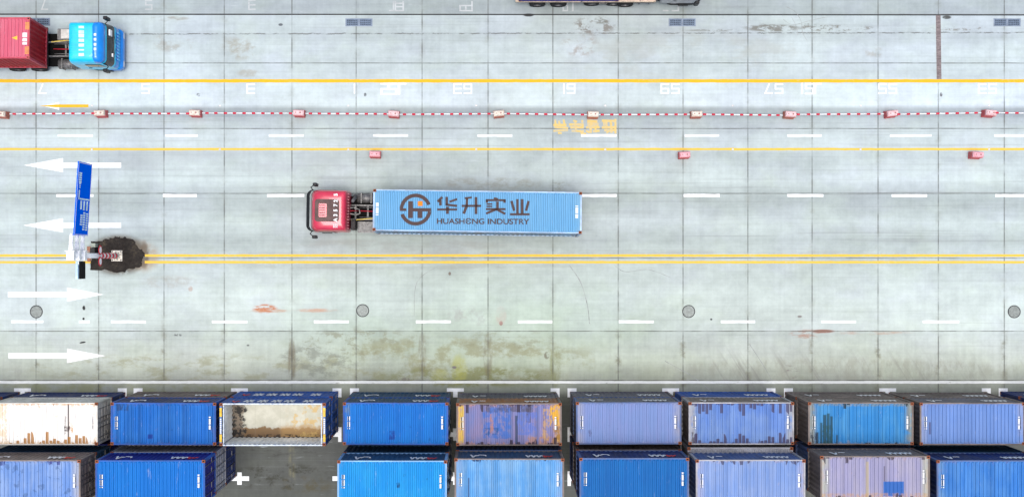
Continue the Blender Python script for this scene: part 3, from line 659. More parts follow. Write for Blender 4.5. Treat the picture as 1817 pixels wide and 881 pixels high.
roofs = {
 'c1': roof_paint('roof_rusty_white', (.74,.72,.68), (.80,.79,.76), .8, .55, .3, .95, 0, (.36,.17,.04), 1.0, rustc=(.50,.30,.09), contrast=.04, groove=.08,
       patches=[(-3.0,-2.2,-1.2,1.2,(.60,.42,.22),.6,1),(1.30,1.38,-1.2,1.18,(.05,.03,.03),.85,0),(1.10,1.42,-.45,-.15,(.06,.04,.04),.9,1),(1.42,1.58,-.5,.1,(.50,.25,.06),.9,1),(1.12,1.17,-.6,.6,(.08,.06,.06),.7,1),(-3.0,3.0,1.08,1.2,(.50,.22,.06),.55,1)]),
 'c2': roof_paint('roof_royal_blue', C(18,112,212), C(55,132,222), .5, .10, .15, .0, .1, DK, 2.0, patches=[(-.9,-.6,-.85,-.6,C(20,60,160),.9,0),(-2.7,-2.0,.75,1.15,C(45,80,140),.8,1)], contrast=.3),
 'c4': roof_paint('roof_bright_blue', C(0,120,224), C(22,138,232), .45, .06, 0, 0, .22, C(5,70,170), 4.0, patches=[(-2.95,-2.6,.5,1.2,C(130,140,150),.6,1),(-.35,-.05,-.9,-.4,C(10,70,170),.9,1)]),
 'c5': roof_paint('roof_rust_and_lilac', C(135,140,205), C(165,140,185), .8, .55, .65, .75, .1, (.03,.02,.04), 5.0, rustc=(.42,.20,.10), edge=(.50,.30,.10), edge_amt=.9, contrast=.35,
       patches=[(-1.5,.1,-.8,.95,C(70,120,215),.85,1),(1.0,1.25,.1,1.15,(.03,.03,.05),.7,0),(-1.3,1.4,.7,1.2,(.05,.04,.05),.6,1),(.95,2.9,-1.2,-.7,(.40,.19,.06),.6,1),(2.35,2.9,-.1,1.1,(.60,.33,.02),.95,1),(2.55,2.95,-1.2,-.1,(.28,.15,.03),.9,1),(-2.9,-2.6,-1.0,1.1,(.52,.36,.06),.9,1),(.35,.50,-1.15,.5,(.02,.04,.09),.85,0),(1.95,2.3,-.9,.9,(.45,.28,.12),.75,1),(.5,1.6,-.6,.7,C(110,130,220),.8,1),(-1.4,-.6,-.6,-.2,C(40,90,160),.8,1),(-1.1,-.9,-.5,.6,(.4,.18,.10),.7,1)]),
 'c6': roof_paint('roof_pale_violet', C(142,160,224), C(156,162,226), .6, .08, 0, .05, .18, (.05,.05,.12), 6.0, edge=C(175,170,205), edge_amt=.8, patches=[(-2.3,-2.15,-.75,-.35,(.06,.06,.14),.8,1)], contrast=.05),
 'c7': roof_paint('roof_periwinkle_stained', C(112,146,228), C(146,170,230), .7, .10, 1.0, .95, .12, (.05,.045,.10), 7.0, edge=C(190,185,200), edge_amt=.9, patches=[(-2.85,-2.55,-1.2,-.5,(.05,.04,.06),.8,1)], contrast=.2),
 'c8': roof_paint('roof_sky_blue_black_streaks', C(55,145,225), C(95,165,225), .7, .30, .45, .5, .12, (.008,.02,.03), 8.0, edge=C(160,155,150), edge_amt=.9, rustc=(.38,.32,.25), contrast=.2,
       patches=[(-2.33,-2.2,-1.2,.05,(.012,.045,.06),.85,0),(-2.16,-1.97,-1.2,.5,(.012,.045,.06),.88,0),(-1.94,-1.78,-1.2,.58,(.012,.05,.06),.85,0),(-1.75,-1.62,-1.2,.42,(.012,.045,.06),.85,0),(-2.2,-1.6,-1.2,-.1,(.015,.06,.07),.7,1),(-2.55,-2.42,-1.2,-.5,(.012,.03,.04),.8,0),(-1.42,-1.32,-1.2,-.65,(.012,.03,.04),.8,0),(-2.9,-2.5,-1.2,-.5,(.02,.03,.05),.85,1),(-3.0,3.0,1.0,1.2,C(150,150,150),.6,1)]),
 'c9': roof_paint('roof_lilac_blue', C(122,154,230), C(138,164,234), .6, .12, 0, .1, .2, (.04,.04,.1), 9.0, edge=C(175,175,215), edge_amt=.6, patches=[(-2.5,-2.38,-.6,.1,(.05,.05,.12),.8,0)], contrast=.15),
 'c10': roof_paint('roof_navy_plain', C(20,45,140), C(40,70,160), .5, .1, seed=10.),
 'r1': roof_paint('roof_pale_blue_spotted', C(125,160,235), C(168,186,240), .8, .20, .5, .5, .5, (.04,.05,.2), 11.0, edge=C(195,190,215), edge_amt=.8, rustc=(.4,.3,.25), contrast=.1),
 'r2': roof_paint('roof_vivid_blue', C(0,122,224), C(15,134,232), .5, .05, 0, 0, .12, C(0,80,180), 12.0, contrast=.06),
 'r4': roof_paint('roof_cyan_blue', C(8,154,242), C(45,176,246), .5, .06, .2, 0, .28, C(10,70,140), 14.0, contrast=.06, patches=[(.25,.4,-.3,0,C(5,50,110),.9,1)]),
 'r5': roof_paint('roof_faded_powder_blue', C(102,166,236), C(150,190,240), .8, .10, .5, .1, .10, C(20,40,90), 15.0, contrast=.25, edge=C(150,175,225), edge_amt=.7, patches=[(-2.28,-2.2,-1.2,.15,(.03,.05,.12),.8,0)]),
 'r6': roof_paint('roof_azure', C(0,108,194), C(12,122,206), .5, .06, 0, .2, .12, C(0,40,90), 16.0, contrast=.1),
 'r7': roof_paint('roof_periwinkle_clean', C(138,164,232), C(164,178,232), .8, .30, .6, .15, .12, (.05,.05,.1), 17.0, rustc=(.45,.34,.30), contrast=.15, edge=C(180,175,215), edge_amt=.7),
 'r8': roof_paint('roof_pinkish_lilac', C(178,165,208), C(195,178,205), .7, .30, .5, .6, .10, (.05,.04,.06), 18.0, rustc=(.48,.30,.16), contrast=.2, edge=C(200,190,185), edge_amt=.9,
       patches=[(.45,1.6,-1.0,-.2,C(50,110,200),.97,0),(-.5,-.35,-1.1,.9,C(215,185,150),.7,0),(.47,.55,-.2,.65,(.06,.05,.09),.8,0),(-3.0,3.0,-1.25,-.85,(.45,.25,.08),.45,1)]),
 'r9': roof_paint('roof_cornflower', C(60,130,220), C(100,155,228), .6, .15, .25, .4, .12, (.02,.03,.06), 19.0, rustc=(.40,.2,.2), contrast=.2, edge=C(120,155,205), edge_amt=.7),
}
def place(pxl, pyt, zt, L=L20, Wd=W20):          # centre of a container whose roof's left and north edges are seen at these pixels
    a = G(pxl, pyt, zt); return a.x + L/2, a.y - Wd/2
def stack(pxl, pyt, specs, labels, group, low_dy=0.0, hs=None):
    """specs from the top one downwards: (side, roof, frame, marks)"""
    hs = hs or [H20]*len(specs); zt = sum(hs); x, y = place(pxl, pyt, zt); z = zt
    for i, (sp, lb) in enumerate(zip(specs, labels)):
        z -= hs[i]
        if i: x_, y_ = x + rnd.uniform(-.03, .03), y + rnd.uniform(-.02, .03) + low_dy
        else: x_, y_ = x, y
        container(lb, x_, y_, z + .002*(len(specs)-1-i), sides[sp[0]], roofs.get(sp[1]) if sp[1] else None, sides[sp[2]] if sp[2] else None,
                  marks=sp[3], ids=(i == 0), group=group, detail=True, rz=rnd.uniform(-.002, .002), Hc=hs[i], key=('open' if sp[1] == 'OPEN' else 'c%d' % int(hs[i]*1000)))
stack(-218, 713, [('navy', 'c10', None, None), ('navy', None, None, None)], ['dark navy container on the two-high stack cut by the left frame edge', 'dark navy container at the bottom of the stack cut by the left frame edge'], GR1)
stack(-14, 713.5, [('white', 'c1', 'white', None), ('navy', None, None, 'logo')], ['rusty white container with brown stains on its roof, on top of a navy one', 'navy container underneath the rusty white container in the roadside row'], GR1)
stack(196, 713.5, [('navy', 'c2', 'blue', 'logo'), ('tan', None, None, 'logo')], ['royal blue container between the rusty white and the open-topped container', 'brown grey container underneath the royal blue one beside the rusty white'], GR1)
stack(608.3, 713.3, [('teal', 'c4', 'blue', 'logo'), ('teal', None, None, 'logo')], ['bright blue container right of the open-topped container, roof nearly clean', 'dark teal container underneath the bright blue one next to the open-topped container'], GR1)
stack(809.5, 714.5, [('orange', 'c5', 'tan', 'plain'), ('grey', None, None, 'plain')], ['lilac container with orange rust and blue patches all over its roof', 'slate grey container underneath the orange rusted lilac container'], GR1)
stack(1022, 712.5, [('grey', 'c6', 'mid', 'plain'), ('grey', None, None, 'plain')], ['plain pale violet container right of the orange rusted one', 'grey container underneath the plain pale violet container'], GR1)
stack(1221.8, 712.8, [('tan', 'c7', 'palegrey', 'plain'), ('blue', None, None, 'plain')], ['periwinkle container with dark stains along both long edges of its roof', 'blue container underneath the dark-stained periwinkle one'], GR1)
stack(1434, 713, [('tan', 'c8', 'tan', 'plain'), ('tan', None, None, 'plain')], ['sky blue container with thick black streaks at the left of its roof', 'brown container underneath the black-streaked sky blue one'], GR1)
stack(1632, 713.5, [('grey', 'c9', 'tan', 'plain'), ('tan', None, None, 'plain')], ['lilac blue container right of the black-streaked sky blue one', 'brown container underneath the lilac blue one at the right of the roadside row'], GR1)
stack(1845, 713, [('navy', 'c10', None, 'plain'), ('navy', None, None, 'plain')], ['navy container cut by the right frame edge, roadside row, upper', 'navy container cut by the right frame edge, roadside row, lower'], GR1)
stack(-52, 815, [('tan', 'r1', 'tan', 'logo'), ('teal', None, None, None), ('deepnavy', None, None, None)], ['pale blue spotted container behind the rusty white one, leftmost in the rear row', 'teal container second from the top under the pale blue spotted one', 'navy container on the ground below the pale blue spotted one'], GR2)
stack(169, 815.3, [('deepnavy', 'r2', 'blue', 'logo'), ('palegrey', None, None, None), ('navy', None, None, None)], ['vivid blue container behind the royal blue one, beside the empty bay', 'pale grey container under the vivid blue one beside the empty bay', 'navy container on the ground below the vivid blue one beside the empty bay'], GR2)
stack(598.3, 816, [('teal', 'r4', 'lightblue', 'logo'), ('teal', None, None, None), ('navy', None, None, None)], ['cyan blue container right of the empty bay in the rear row', 'teal container under the cyan blue one right of the empty bay', 'navy container on the ground below the cyan blue one'], GR2)
stack(806.3, 812.5, [('teal', 'r5', 'tan', 'logo'), ('mid', None, None, None), ('grey', None, None, None)], ['faded powder blue container behind the orange rusted one in the rear row', 'mid blue container under the powder blue one', 'grey container on the ground below the powder blue one'], GR2, .04)
stack(1028, 811.5, [('navy', 'r6', 'mid', 'logo'), ('tan', None, None, None), ('navy', None, None, None)], ['azure blue container behind the plain pale violet one in the rear row', 'brown container under the azure blue one', 'navy container on the ground below the azure blue one'], GR2, .05)
stack(1234.5, 814.5, [('mid', 'r7', 'palegrey', 'plain'), ('palegrey', None, None, None), ('tan', None, None, None)], ['periwinkle container with a tan smudge behind the dark-stained one, rear row', 'pale grey container sticking out under the periwinkle rear-row container', 'brown container on the ground below the periwinkle rear-row container'], GR2, .24)
stack(1455.5, 807.8, [('tan', 'r8', 'tan', 'plain'), ('mid', None, None, None), ('navy', None, None, None)], ['pinkish lilac container with a square blue patch on its roof', 'faded blue container under the pinkish lilac one', 'navy container on the ground below the pinkish lilac one'], GR2)
stack(1662, 815.5, [('navy', 'r9', 'mid', 'plain'), ('teal', None, None, None), ('navy', None, None, None)], ['cornflower blue container right of the pinkish lilac one, cut by the frame corner', 'teal container under the cornflower blue one', 'navy container on the ground below the cornflower blue one'], GR2)

# the open-topped container
def open_top():
    Hc = 2.75; zt = 2*Hc; x, y = place(389.5, 714.5, zt)
    container('blue container with white characters underneath the open-topped container', x+.02, y+.05, 0, sides['blue'], Hc=Hc, key='c2750', marks='big', group=GR1)
    t = container('open-topped container with white inner walls and a rusty brown floor', x, y, Hc, sides['blue'], frame=sides['blue'], Hc=Hc, key='open', marks='big', group=GR1)
    wt = side_paint('white_inner_wall', (.82,.84,.83), (.6,.6,.56), .2)
    hl, hw = L20/2, W20/2
    q = corr_wall(-hl+.15, hl-.15, .2, Hc-.075, -1, pos=-(hw-.075)); q.build('inner_wall', wt, t)
    q = corr_wall(-hl+.15, hl-.15, .2, Hc-.075, 1, pos=(hw-.075)); q.build('inner_wall', wt, t)
    q = corr_wall(-hw+.13, hw-.13, .2, Hc-.12, 1, axis='y', pos=-(hl-.19)); q.v = [(v[0]+.0, v[1], v[2]) for v in q.v]; q.build('inner_wall', wt, t)
    q = MB(); q.box(hl-.125, hl-.10, -hw+.14, hw-.14, .2, Hc-.13); q.build('inner_wall', wt, t)
    q = MB()                                         # white top rails and the yellow and white end rails
    q.box(-hl+.19, hl-.19, hw-.085, hw-.006, Hc-.004, Hc+.03); q.box(-hl+.19, hl-.19, -hw+.006, -hw+.085, Hc-.004, Hc+.03)
    q.box(-hl+.20, -hl+.26, -hw+.11, hw-.11, Hc-.004, Hc+.028); q.box(hl-.26, hl-.20, -hw+.11, hw-.11, Hc-.004, Hc+.028)
    q.build('top_rail', mat('chipped_white_rail', (.50,.56,.62), .6, var=.2, scale=4, dirt=(.08,.14,.28), dirt_amt=.10), t)
    q = MB()
    for sx in (-1, 1):
        a, b = sorted((sx*(hl-.01), sx*(hl-.13)))
        q.mi = 0; q.box(a, b, -hw+.17, hw-.17, Hc-.006, Hc+.02)
        for k, (y0, y1) in enumerate(((.45,.95),(-1.0,-.55))): q.mi = 1; q.box(a-.002, b+.002, y0, y1, Hc+.02, Hc+.026)
        q.mi = 2
        for k in range(8): q.box(a+.02, b-.02, -.5+k*.11, -.43+k*.11, Hc+.021, Hc+.029)
    q.build('end_rail', [mat('blue_rail', (.10,.18,.36), .6), mat('yellow_rail_mark', (.70,.45,.06), .6, dirt=(.3,.16,.05), dirt_amt=.05), M['white']], t)
    n = Nodes('stained_floor', .8); X, Y, Z = n.xyz()
    nz = n.noise(n.vec(X, Y, 0.0), 1.3, 7, .65); nz2 = n.noise(n.vec(X, Y, 5.0), 3.0, 6, .7)
    c = n.mix(n.step(nz, .4, .65), (.42,.42,.35), (.50,.50,.43))
    w_ = n.mul(n.sub(nz, .5), .9)
    c = n.mix(n.mul(n.step(n.add(Y, w_), -.62, -.50, 1, 0), .93), c, (.17,.09,.03))
    c = n.mix(n.mul(n.mul(n.step(n.add(Y, w_), -.50, -.25, 1, 0), n.step(X, -.2, .2)), .6), c, (.42,.26,.10))
    c = n.mix(n.mul(n.step(n.add(X, n.mul(w_, 1.0)), 2.45, 2.6), .85), c, (.50,.26,.06))
    c = n.mix(n.mul(n.step(n.add(X, n.mul(w_, 1.6)), -2.35, -2.1, 1, 0), .9), c, (.14,.105,.075))
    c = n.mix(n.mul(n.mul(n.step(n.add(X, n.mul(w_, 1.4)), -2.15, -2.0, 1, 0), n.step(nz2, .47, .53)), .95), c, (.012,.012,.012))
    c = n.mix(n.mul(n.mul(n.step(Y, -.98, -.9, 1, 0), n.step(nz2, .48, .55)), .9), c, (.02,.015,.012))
    c = n.mix(n.mul(n.mul(n.step(n.noise(n.vec(X, Y, 9.0), 2.2, 4, .6), .50, .60), n.step(X, .2, .8)), .75), c, (.50,.34,.12))
    c = n.mix(n.mul(n.step(n.m('PINGPONG', n.add(X, 1.5), .75), .0, .015, 1, 0), .35), c, (.25,.24,.2))
    q = MB(); q.box(-hl+.16, hl-.14, -hw+.12, hw-.12, .16, .2); q.build('stained_floor', n.done(c), t)
open_top()

# ------------------------------------------------------------------ trucks
def wheel(t, x, y, rad=.50, wd=.28, dual=False, side=1):
    q = MB(); q.smooth = True; h_ = wd/2*(2.1 if dual else 1)
    q.lathe([(rad*.56,-h_),(rad*.9,-h_),(rad,-h_*.75),(rad,h_*.75),(rad*.9,h_),(rad*.56,h_)], 'y', n=28)
    o = q.build('wheel', M['tyre'], t, loc=(x, y, rad))
    q = MB(); q.lathe([(.02,h_*.45),(.15,h_*.5),(.19,h_*.3),(rad*.50,h_*.5),(rad*.58,h_*.98),(rad*.56,-h_*.9),(.02,-h_*.9)], 'y', n=20)
    for k in range(8): a = k*pi/4; q.tube((.13*cos(a), h_*.5, .13*sin(a)), (.13*cos(a), h_*.62, .13*sin(a)), .018, 6)
    q.build('rim', M['steel'], o, rot=(0, 0, 0 if side > 0 else pi)); return o

def cab_paint(name, c, dirt=(.2,.1,.1), amt=.0, rough=.32):
    n = Nodes(name, rough); x, y, z = n.xyz()
    a = n.noise(n.vec(x, y, z), 2.0, 5, .6); b = n.noise(n.vec(x, y, z), 14.0, 5, .7)
    n.b.inputs['Coat Weight'].default_value = .35
    cc = n.scalec(c, n.step(a, .3, .7, .88, 1.1)); cc = n.mix(n.mul(n.step(b, .60, .75), .25+amt), cc, dirt)
    return n.done(cc)

def tractor(label, loc, rz, paint, cat='truck', roof='hatch', trim=None, top=3.5):
    t = thing('tractor_truck', label, cat, loc, rz)
    k = top/3.5
    lv = [(.75,.05,2.22,1.20,.15),(.95,.0,2.30,1.24,.22),(1.5,.0,2.33,1.25,.25),(2.1*k,.0,2.28,1.25,.28),(2.9*k,.02,2.10,1.22,.30),(3.22*k,.05,1.98,1.17,.34),(3.40*k,.10,1.86,1.10,.36),(3.47*k,.18,1.74,1.0,.36),(3.5*k,.35,1.5,.80,.34)]
    q = MB(); q.smooth = True; loft(q, lv); cab = q.build('cab', paint, t)
    # windscreen: a curved band on the front
    def patch(z0, z1, amax, name, m, off=.012, th=.0):
        r0, r1 = [None]*2
        def lerp(z):
            for a, b in zip(lv, lv[1:]):
                if a[0] <= z <= b[0]:
                    f = (z-a[0])/(b[0]-a[0]); return [a[i]+(b[i]-a[i])*f for i in range(5)]
        q = MB(); q.smooth = True; rings = []
        for i in range(5):
            z = z0+(z1-z0)*i/4; l = lerp(z); rg = ring(l[1]-off, l[2]+off, l[3]+off, l[4], z, bulge=.06)
            fr = [p_ for p_ in rg if p_.x > l[2]-amax]; fr.sort(key=lambda p_: p_.y); rings.append(fr)
        n_ = min(len(r_) for r_ in rings); vs = [p_ for r_ in rings for p_ in r_[:n_]]
        q.add(vs, [(j*n_+i, j*n_+i+1, (j+1)*n_+i+1, (j+1)*n_+i) for j in range(4) for i in range(n_-1)]); return q.build(name, m, t)
    ws = patch(2.0*k, 2.88*k, .24, 'windscreen', M['glass'])
    for s_ in (-1, 1):
        q = MB(); q.tube((2.42, s_*.1, 2.02*k), (2.36, s_*.75, 2.25*k), .012, 6); q.build('wiper', M['black'], ws)
    patch(1.25, 1.75, .12, 'grille', trim or M['black'], .015)
    q = MB(); q.smooth = True; loft(q, [(.35,1.6,2.36,1.22,.25),(.45,1.5,2.44,1.25,.28),(.85,1.5,2.46,1.25,.28),(.95,1.6,2.40,1.23,.25)]); q.build('bumper', trim or paint, t)
    for s_ in (-1, 1):
        q = MB(); q.box(2.36, 2.50, s_*.85-.18, s_*.85+.18, .56, .76); q.build('headlight', M['lamp'], t, bevel=.03)
        q = MB(); y = s_*1.262; a, b = sorted((y, y-s_*.03)); q.prism([(.75,1.95*k),(1.85,1.95*k),(1.70,2.75*k),(.80,2.75*k)], -.015, .0, Matrix.Translation((0, y+(.0 if s_ > 0 else .0), 0)) @ Matrix.Rotation(pi/2, 4, 'X')); q.build('side_window', M['glass'], t)
        q = MB(); q.box(.65, 1.95, min(s_*1.245, s_*1.262), max(s_*1.245, s_*1.262), 1.05, 1.88*k); dr = q.build('door', paint, t, bevel=.01)
        q = MB(); q.box(.72, .9, min(s_*1.262, s_*1.29), max(s_*1.262, s_*1.29), 1.7, 1.75); q.build('handle', M['black'], dr)
        q = MB(); q.box(1.2, 1.8, min(s_*1.12, s_*1.30), max(s_*1.12, s_*1.30), .45, .55); q.box(1.2, 1.8, min(s_*1.12, s_*1.28), max(s_*1.12, s_*1.28), .75, .82); q.build('step', M['black'], t)
        # mirrors on bent arms
        q = MB(); q.path([(2.05, s_*1.18, 2.85*k), (2.22, s_*1.38, 2.80*k), (2.05, s_*1.52, 2.70*k)], .025, 8); arm = q.build('mirror_arm', M['black'], t)
        q = MB(); q.box(1.86, 2.12, s_*1.56-.10, s_*1.56+.10, 2.05*k, 2.75*k); q.build('mirror', M['black'], arm, bevel=.05)
    # sun visor above the windscreen
    q = MB(); q.smooth = True
    v0 = [p_ for p_ in ring(.0, 2.20, 1.24, .34, 3.02*k, bulge=.08) if p_.x > 1.75]; v0.sort(key=lambda p_: p_.y)
    v1 = [p_ for p_ in ring(.0, 2.42, 1.25, .36, 2.80*k, bulge=.08) if p_.x > 1.95]; v1.sort(key=lambda p_: p_.y)
    n_ = min(len(v0), len(v1)); q.add(v0[:n_]+v1[:n_]+[p_+Vector((0,0,-.02)) for p_ in v0[:n_]]+[p_+Vector((0,0,-.02)) for p_ in v1[:n_]], [(i, i+1, n_+i+1, n_+i) for i in range(n_-1)]+[(2*n_+i, 3*n_+i, 3*n_+i+1, 2*n_+i+1) for i in range(n_-1)])
    if roof == 'hatch': q.build('sun_visor', M['black'], t)
    # chassis behind the cab
    q = MB()
    for s_ in (-1, 1): q.box(-4.7, 1.8, s_*.43-.04, s_*.43+.04, .72, .98)
    q.box(-4.72, -4.62, -.47, .47, .70, 1.0)
    for xx in (-.25, -1.0, -2.2, -3.6): q.box(xx-.05, xx+.05, -.40, .40, .80, .9)
    q.build('chassis_frame', M['steel'], t)
    q = MB(); q.box(-4.1, .3, -1.0, 1.0, .52, .60); q.box(-1.6, .2, -.38, .38, .60, .70); q.build('underbody', M['hole'], t)
    q = MB(); q.smooth = True; q.tube((-1.45,-.88,.72), (-.35,-.88,.72), .30, 18); q.smooth = False
    for xx in (-1.2, -.6): q.box(xx-.03, xx+.03, -1.2, -.56, .41, 1.03)
    q.build('fuel_tank', M['steel'], t)
    q = MB(); q.box(-1.5, -.45, .58, 1.22, .45, .98); q.build('storage_box', mat('grey_aluminium', (.24,.245,.235), .5, .3, var=.3, scale=1.5), t, bevel=.03)
    q = MB(); q.box(-1.45, -.4, .56, 1.24, .985, 1.0); q.build('catwalk_plate', M['steel'], t)
    q = MB(); q.smooth = True; q.tube((-.25,-.95,.9), (-.25,-.62,2.4), .10, 12); q.tube((-.25,-.95,.9), (-.25,-.95,.5), .16, 12); q.build('air_intake', mat('grey_plastic', (.10,.105,.11), .6), t)
    q = MB(); q.box(-.36, -.12, .45, 1.1, .95, 1.9); q.box(-.36, -.12, .55, 1.0, 1.95, 2.05); q.build('equipment_bracket', M['chassis'], t)
    q = MB(); q.smooth = True; q.path([(-.05,.12,2.0),(-.35,.18,1.75),(-.6,.1,1.6),(-.55,-.15,1.55),(-.25,-.25,1.8),(-.05,-.22,2.0)], .035, 8); q.build('air_hose', mat('coiled_hose', (.30,.29,.27), .5), t)
    q = MB(); q.smooth = True; q.path([(-.05,-.05,1.9),(-.5,-.08,1.35),(-1.6,-.05,1.3)], .03, 8); q.build('brake_line', mat('red_hose', (.35,.015,.03), .5), t)
    q = MB(); q.tube((-.05,.50,1.45), (-1.65,.34,1.5), .03, 8); q.build('yellow_rod', mat('yellow_rod', (.65,.50,.12), .5), t)
    q = MB(); q.smooth = True
    for s_ in (-1, 1): q.tube((-.5, s_*.3, 1.02), (-1.65, s_*.3, 1.02), .03, 8)
    q.build('pipe', M['steel'], t)
    q = MB(); q.tube((-3.2,0,1.0),(-3.2,0,1.12), .45, 20); q.box(-3.55,-2.85,-.42,.42,.98,1.05); q.build('fifth_wheel', M['chassis'], t)
    for s_ in (-1, 1):
        wheel(t, 1.0, s_*1.03, side=s_)
        for xx in (-2.75, -4.1): wheel(t, xx, s_*.93, dual=True, side=s_)
        q = MB(); q.smooth = True
        for c_ in (-2.75, -4.1):
            pr = [(c_+.58*cos(a*pi/8), .5+.58*sin(a*pi/8)) for a in range(1, 8)]
            vs = [(x_, s_*.66, z_) for x_, z_ in pr] + [(x_, s_*1.22, z_) for x_, z_ in pr]
            q.add(vs, [(i, i+1, 8+i-1+0, 7+i) for i in range(6)])
        q.build('mudguard', M['black'], t)
    return t, k

def semi_trailer(label, loc, rz, rx=0):
    """origin on the ground below the middle of the container; forward is +x"""
    t = thing('semi_trailer', label, 'semi-trailer', loc, rz, rx)
    q = MB()
    for s_ in (-1, 1): q.box(-6.1, 6.05, s_*.5-.06, s_*.5+.06, .98, 1.22)
    for i in range(9): q.box(-5.9+i*1.48, -5.8+i*1.48, -1.1 if i not in (0,8) else -1.2, 1.1 if i not in (0,8) else 1.2, 1.06, 1.21)
    q.box(-6.15, -6.05, -1.22, 1.22, .95, 1.2)
    q.build('frame', M['chassis'], t)
    for s_ in (-1, 1):
        for xx in (-5.0, -3.7, -2.4): wheel(t, xx, s_*.92, rad=.5, dual=True, side=s_)
        q = MB(); q.box(2.6, 2.75, s_*.75-.07, s_*.75+.07, .35, 1.0); q.box(2.5, 2.85, s_*.75-.15, s_*.75+.15, .30, .36); q.build('landing_leg', M['steel'], t)
        q = MB(); q.box(-1.4, 2.2, min(s_*1.16, s_*1.22), max(s_*1.16, s_*1.22), .5, .6); q.box(-1.4, 2.2, min(s_*1.16, s_*1.22), max(s_*1.16, s_*1.22), .8, .9)
        for xx in (-1.3, .4, 2.1): q.box(xx-.03, xx+.03, min(s_*1.12, s_*1.16), max(s_*1.12, s_*1.16), .45, 1.05)
        q.build('side_guard', mat('guard_paint', (.45,.44,.42), .6), t)
        q = MB(); q.box(-6.19, -6.15, s_*.95-.2, s_*.95+.2, .98, 1.12); q.build('tail_light', M['redpaint'], t)
    return t

H40 = 2.75; ZB = 1.35; ZT = ZB + H40
def put_text(txt, size, m, parent, loc, rz, off=0.0, spacing=1.0, sx=1.0, name='lettering'):
    me = TM[txt].copy(); me.materials.clear(); me.materials.append(m)
    o = bpy.data.objects.new(name, me); sc.collection.objects.link(o); o.parent = parent; o.location = loc; o.rotation_euler = (0, 0, rz); o.scale = (sx, 1, 1); return o

# --- the light blue container truck with the logo, driving left
RZ = R(-.82); RX = R(-3.0)
c_top = G(847, 374.8, ZT); cxw, cyw = c_top.x, c_top.y
lb_roof = roof_paint('roof_light_blue', C(126,186,242), C(142,196,247), .5, .03, 0, 0, .16, C(40,80,130), 31.0, hl=12.19/2, contrast=.04, groove=.30, edge=C(150,190,228), edge_amt=.5)
lb_frame = side_paint('pale_blue_frame', (.36,.50,.66), (.30,.28,.30), .4)
blue40 = container('light blue long container with a brown circular logo and lettering on its roof', cxw, cyw, ZB, side_paint('light_blue_container_side', (.16,.30,.46), (.20,.18,.16), .6), lb_roof, lb_frame, L=12.19, Hc=H40, key='c40', rz=RZ, rx=RX)
blue40.location.y = cyw + math.sin(RX)*H40
brown = mat('brown_logo_paint', (.062,.037,.036), .6, var=.06); orange = mat('orange_logo_paint', (.72,.20,.01), .6, var=.03)
zl = H40 + .003
K3 = 6.489; cc = (847, 374.8)
def P3(u, v): return ((520+u/K3 - cc[0])*12.19/372.0, -(310+v/K3 - cc[1])*12.19/372.0)
K4 = 4.326
def P4(u, v): return ((640+u/K4 - cc[0])*12.19/372.0, -(310+v/K4 - cc[1])*12.19/372.0)
def derot(p_):                                     # the crop is read off the rotated roof
    c_, s_ = cos(-RZ), sin(-RZ); return (p_[0]*c_-p_[1]*s_, p_[0]*s_+p_[1]*c_)
q = MB()
def arc(a0, a1, r0, r1, cx_=1408, cy_=400, N=40):
    for i in range(N):
        a, b = a0+(a1-a0)*i/N, a0+(a1-a0)*(i+1)/N
        q.prism([derot(P3(cx_+r*cos(R(t)), cy_-r*sin(R(t)))) for r, t in ((r0,a),(r1,a),(r1,b),(r0,b))], zl-.004, zl+.004)
def rc(x0, y0, x1, y1, m=P3): q.prism([derot(m(*p_)) for p_ in ((x0,y1),(x1,y1),(x1,y0),(x0,y0))], zl-.004, zl+.004)
arc(20, 175, 143, 184); arc(199, 352, 143, 184)
rc(1227, 386, 1300, 416); rc(1322, 303, 1378, 498); rc(1378, 384, 1588, 421); rc(1432, 421, 1486, 498)
logo = q.build('logo', brown, blue40)
q = MB(); rc(1435, 303, 1488, 357); q.build('logo_square', orange, logo)
q = MB()
def st4(x0, y0, x1, y1, wd):
    a, b = derot(P4(x0, y0)), derot(P4(x1, y1)); q.bar(a, b, (wd+2.2)*12.19/372/K4, zl-.004, zl+.004)
for s_ in ((624,170,590,206,17),(611,192,611,235,17),(659,168,659,236,17),(650,228,739,238,15),(739,186,680,207,14),(587,266,740,266,13),(665,244,665,300,20),
           (798,179,853,173,12),(775,238,924,238,14),(816,178,812,245,17),(813,240,790,298,18),(885,170,885,301,19),
           (1023,178,1054,186,12),(960,194,1113,194,13),(969,190,969,214,16),(1104,190,1104,214,16),(966,224,1010,224,9),(966,242,1010,242,9),(1050,205,1050,262,18),(961,263,1112,263,13),(1046,262,963,297,15),(1046,266,1110,300,15),
           (1158,200,1178,276,17),(1204,186,1204,300,18),(1240,186,1240,300,18),(1290,200,1270,276,17),(1147,303,1298,303,14)):
    st4(*s_)
q.build('lettering', brown, blue40)
pa, pb = derot(P4(583, 358)), derot(P4(1296, 362))
o = put_text('HUASHЄNG INDUSTRY', .42, brown, blue40, ((pa[0]+pb[0])/2, (pa[1]+pb[1])/2, zl), math.atan2(pb[1]-pa[1], pb[0]-pa[0]), off=.008)
wdt = max(v.co.x for v in o.data.vertices) - min(v.co.x for v in o.data.vertices); hgt = max(v.co.y for v in o.data.vertices) - min(v.co.y for v in o.data.vertices)
o.scale = ((pb[0]-pa[0])/wdt, (46/K4*12.19/372)/hgt, 1)
for me_o in [o]:
    xs_ = [v.co.x for v in o.data.vertices]; mid_ = (max(xs_)+min(xs_))/2
    for v in o.data.vertices: v.co.x -= mid_
for fl, xx in ((0, -12.19/2+.25), (1, 12.19/2-.30)):
    glyph_strip(fl, xx, H40-.004).build('identification_number', M['white'], blue40)
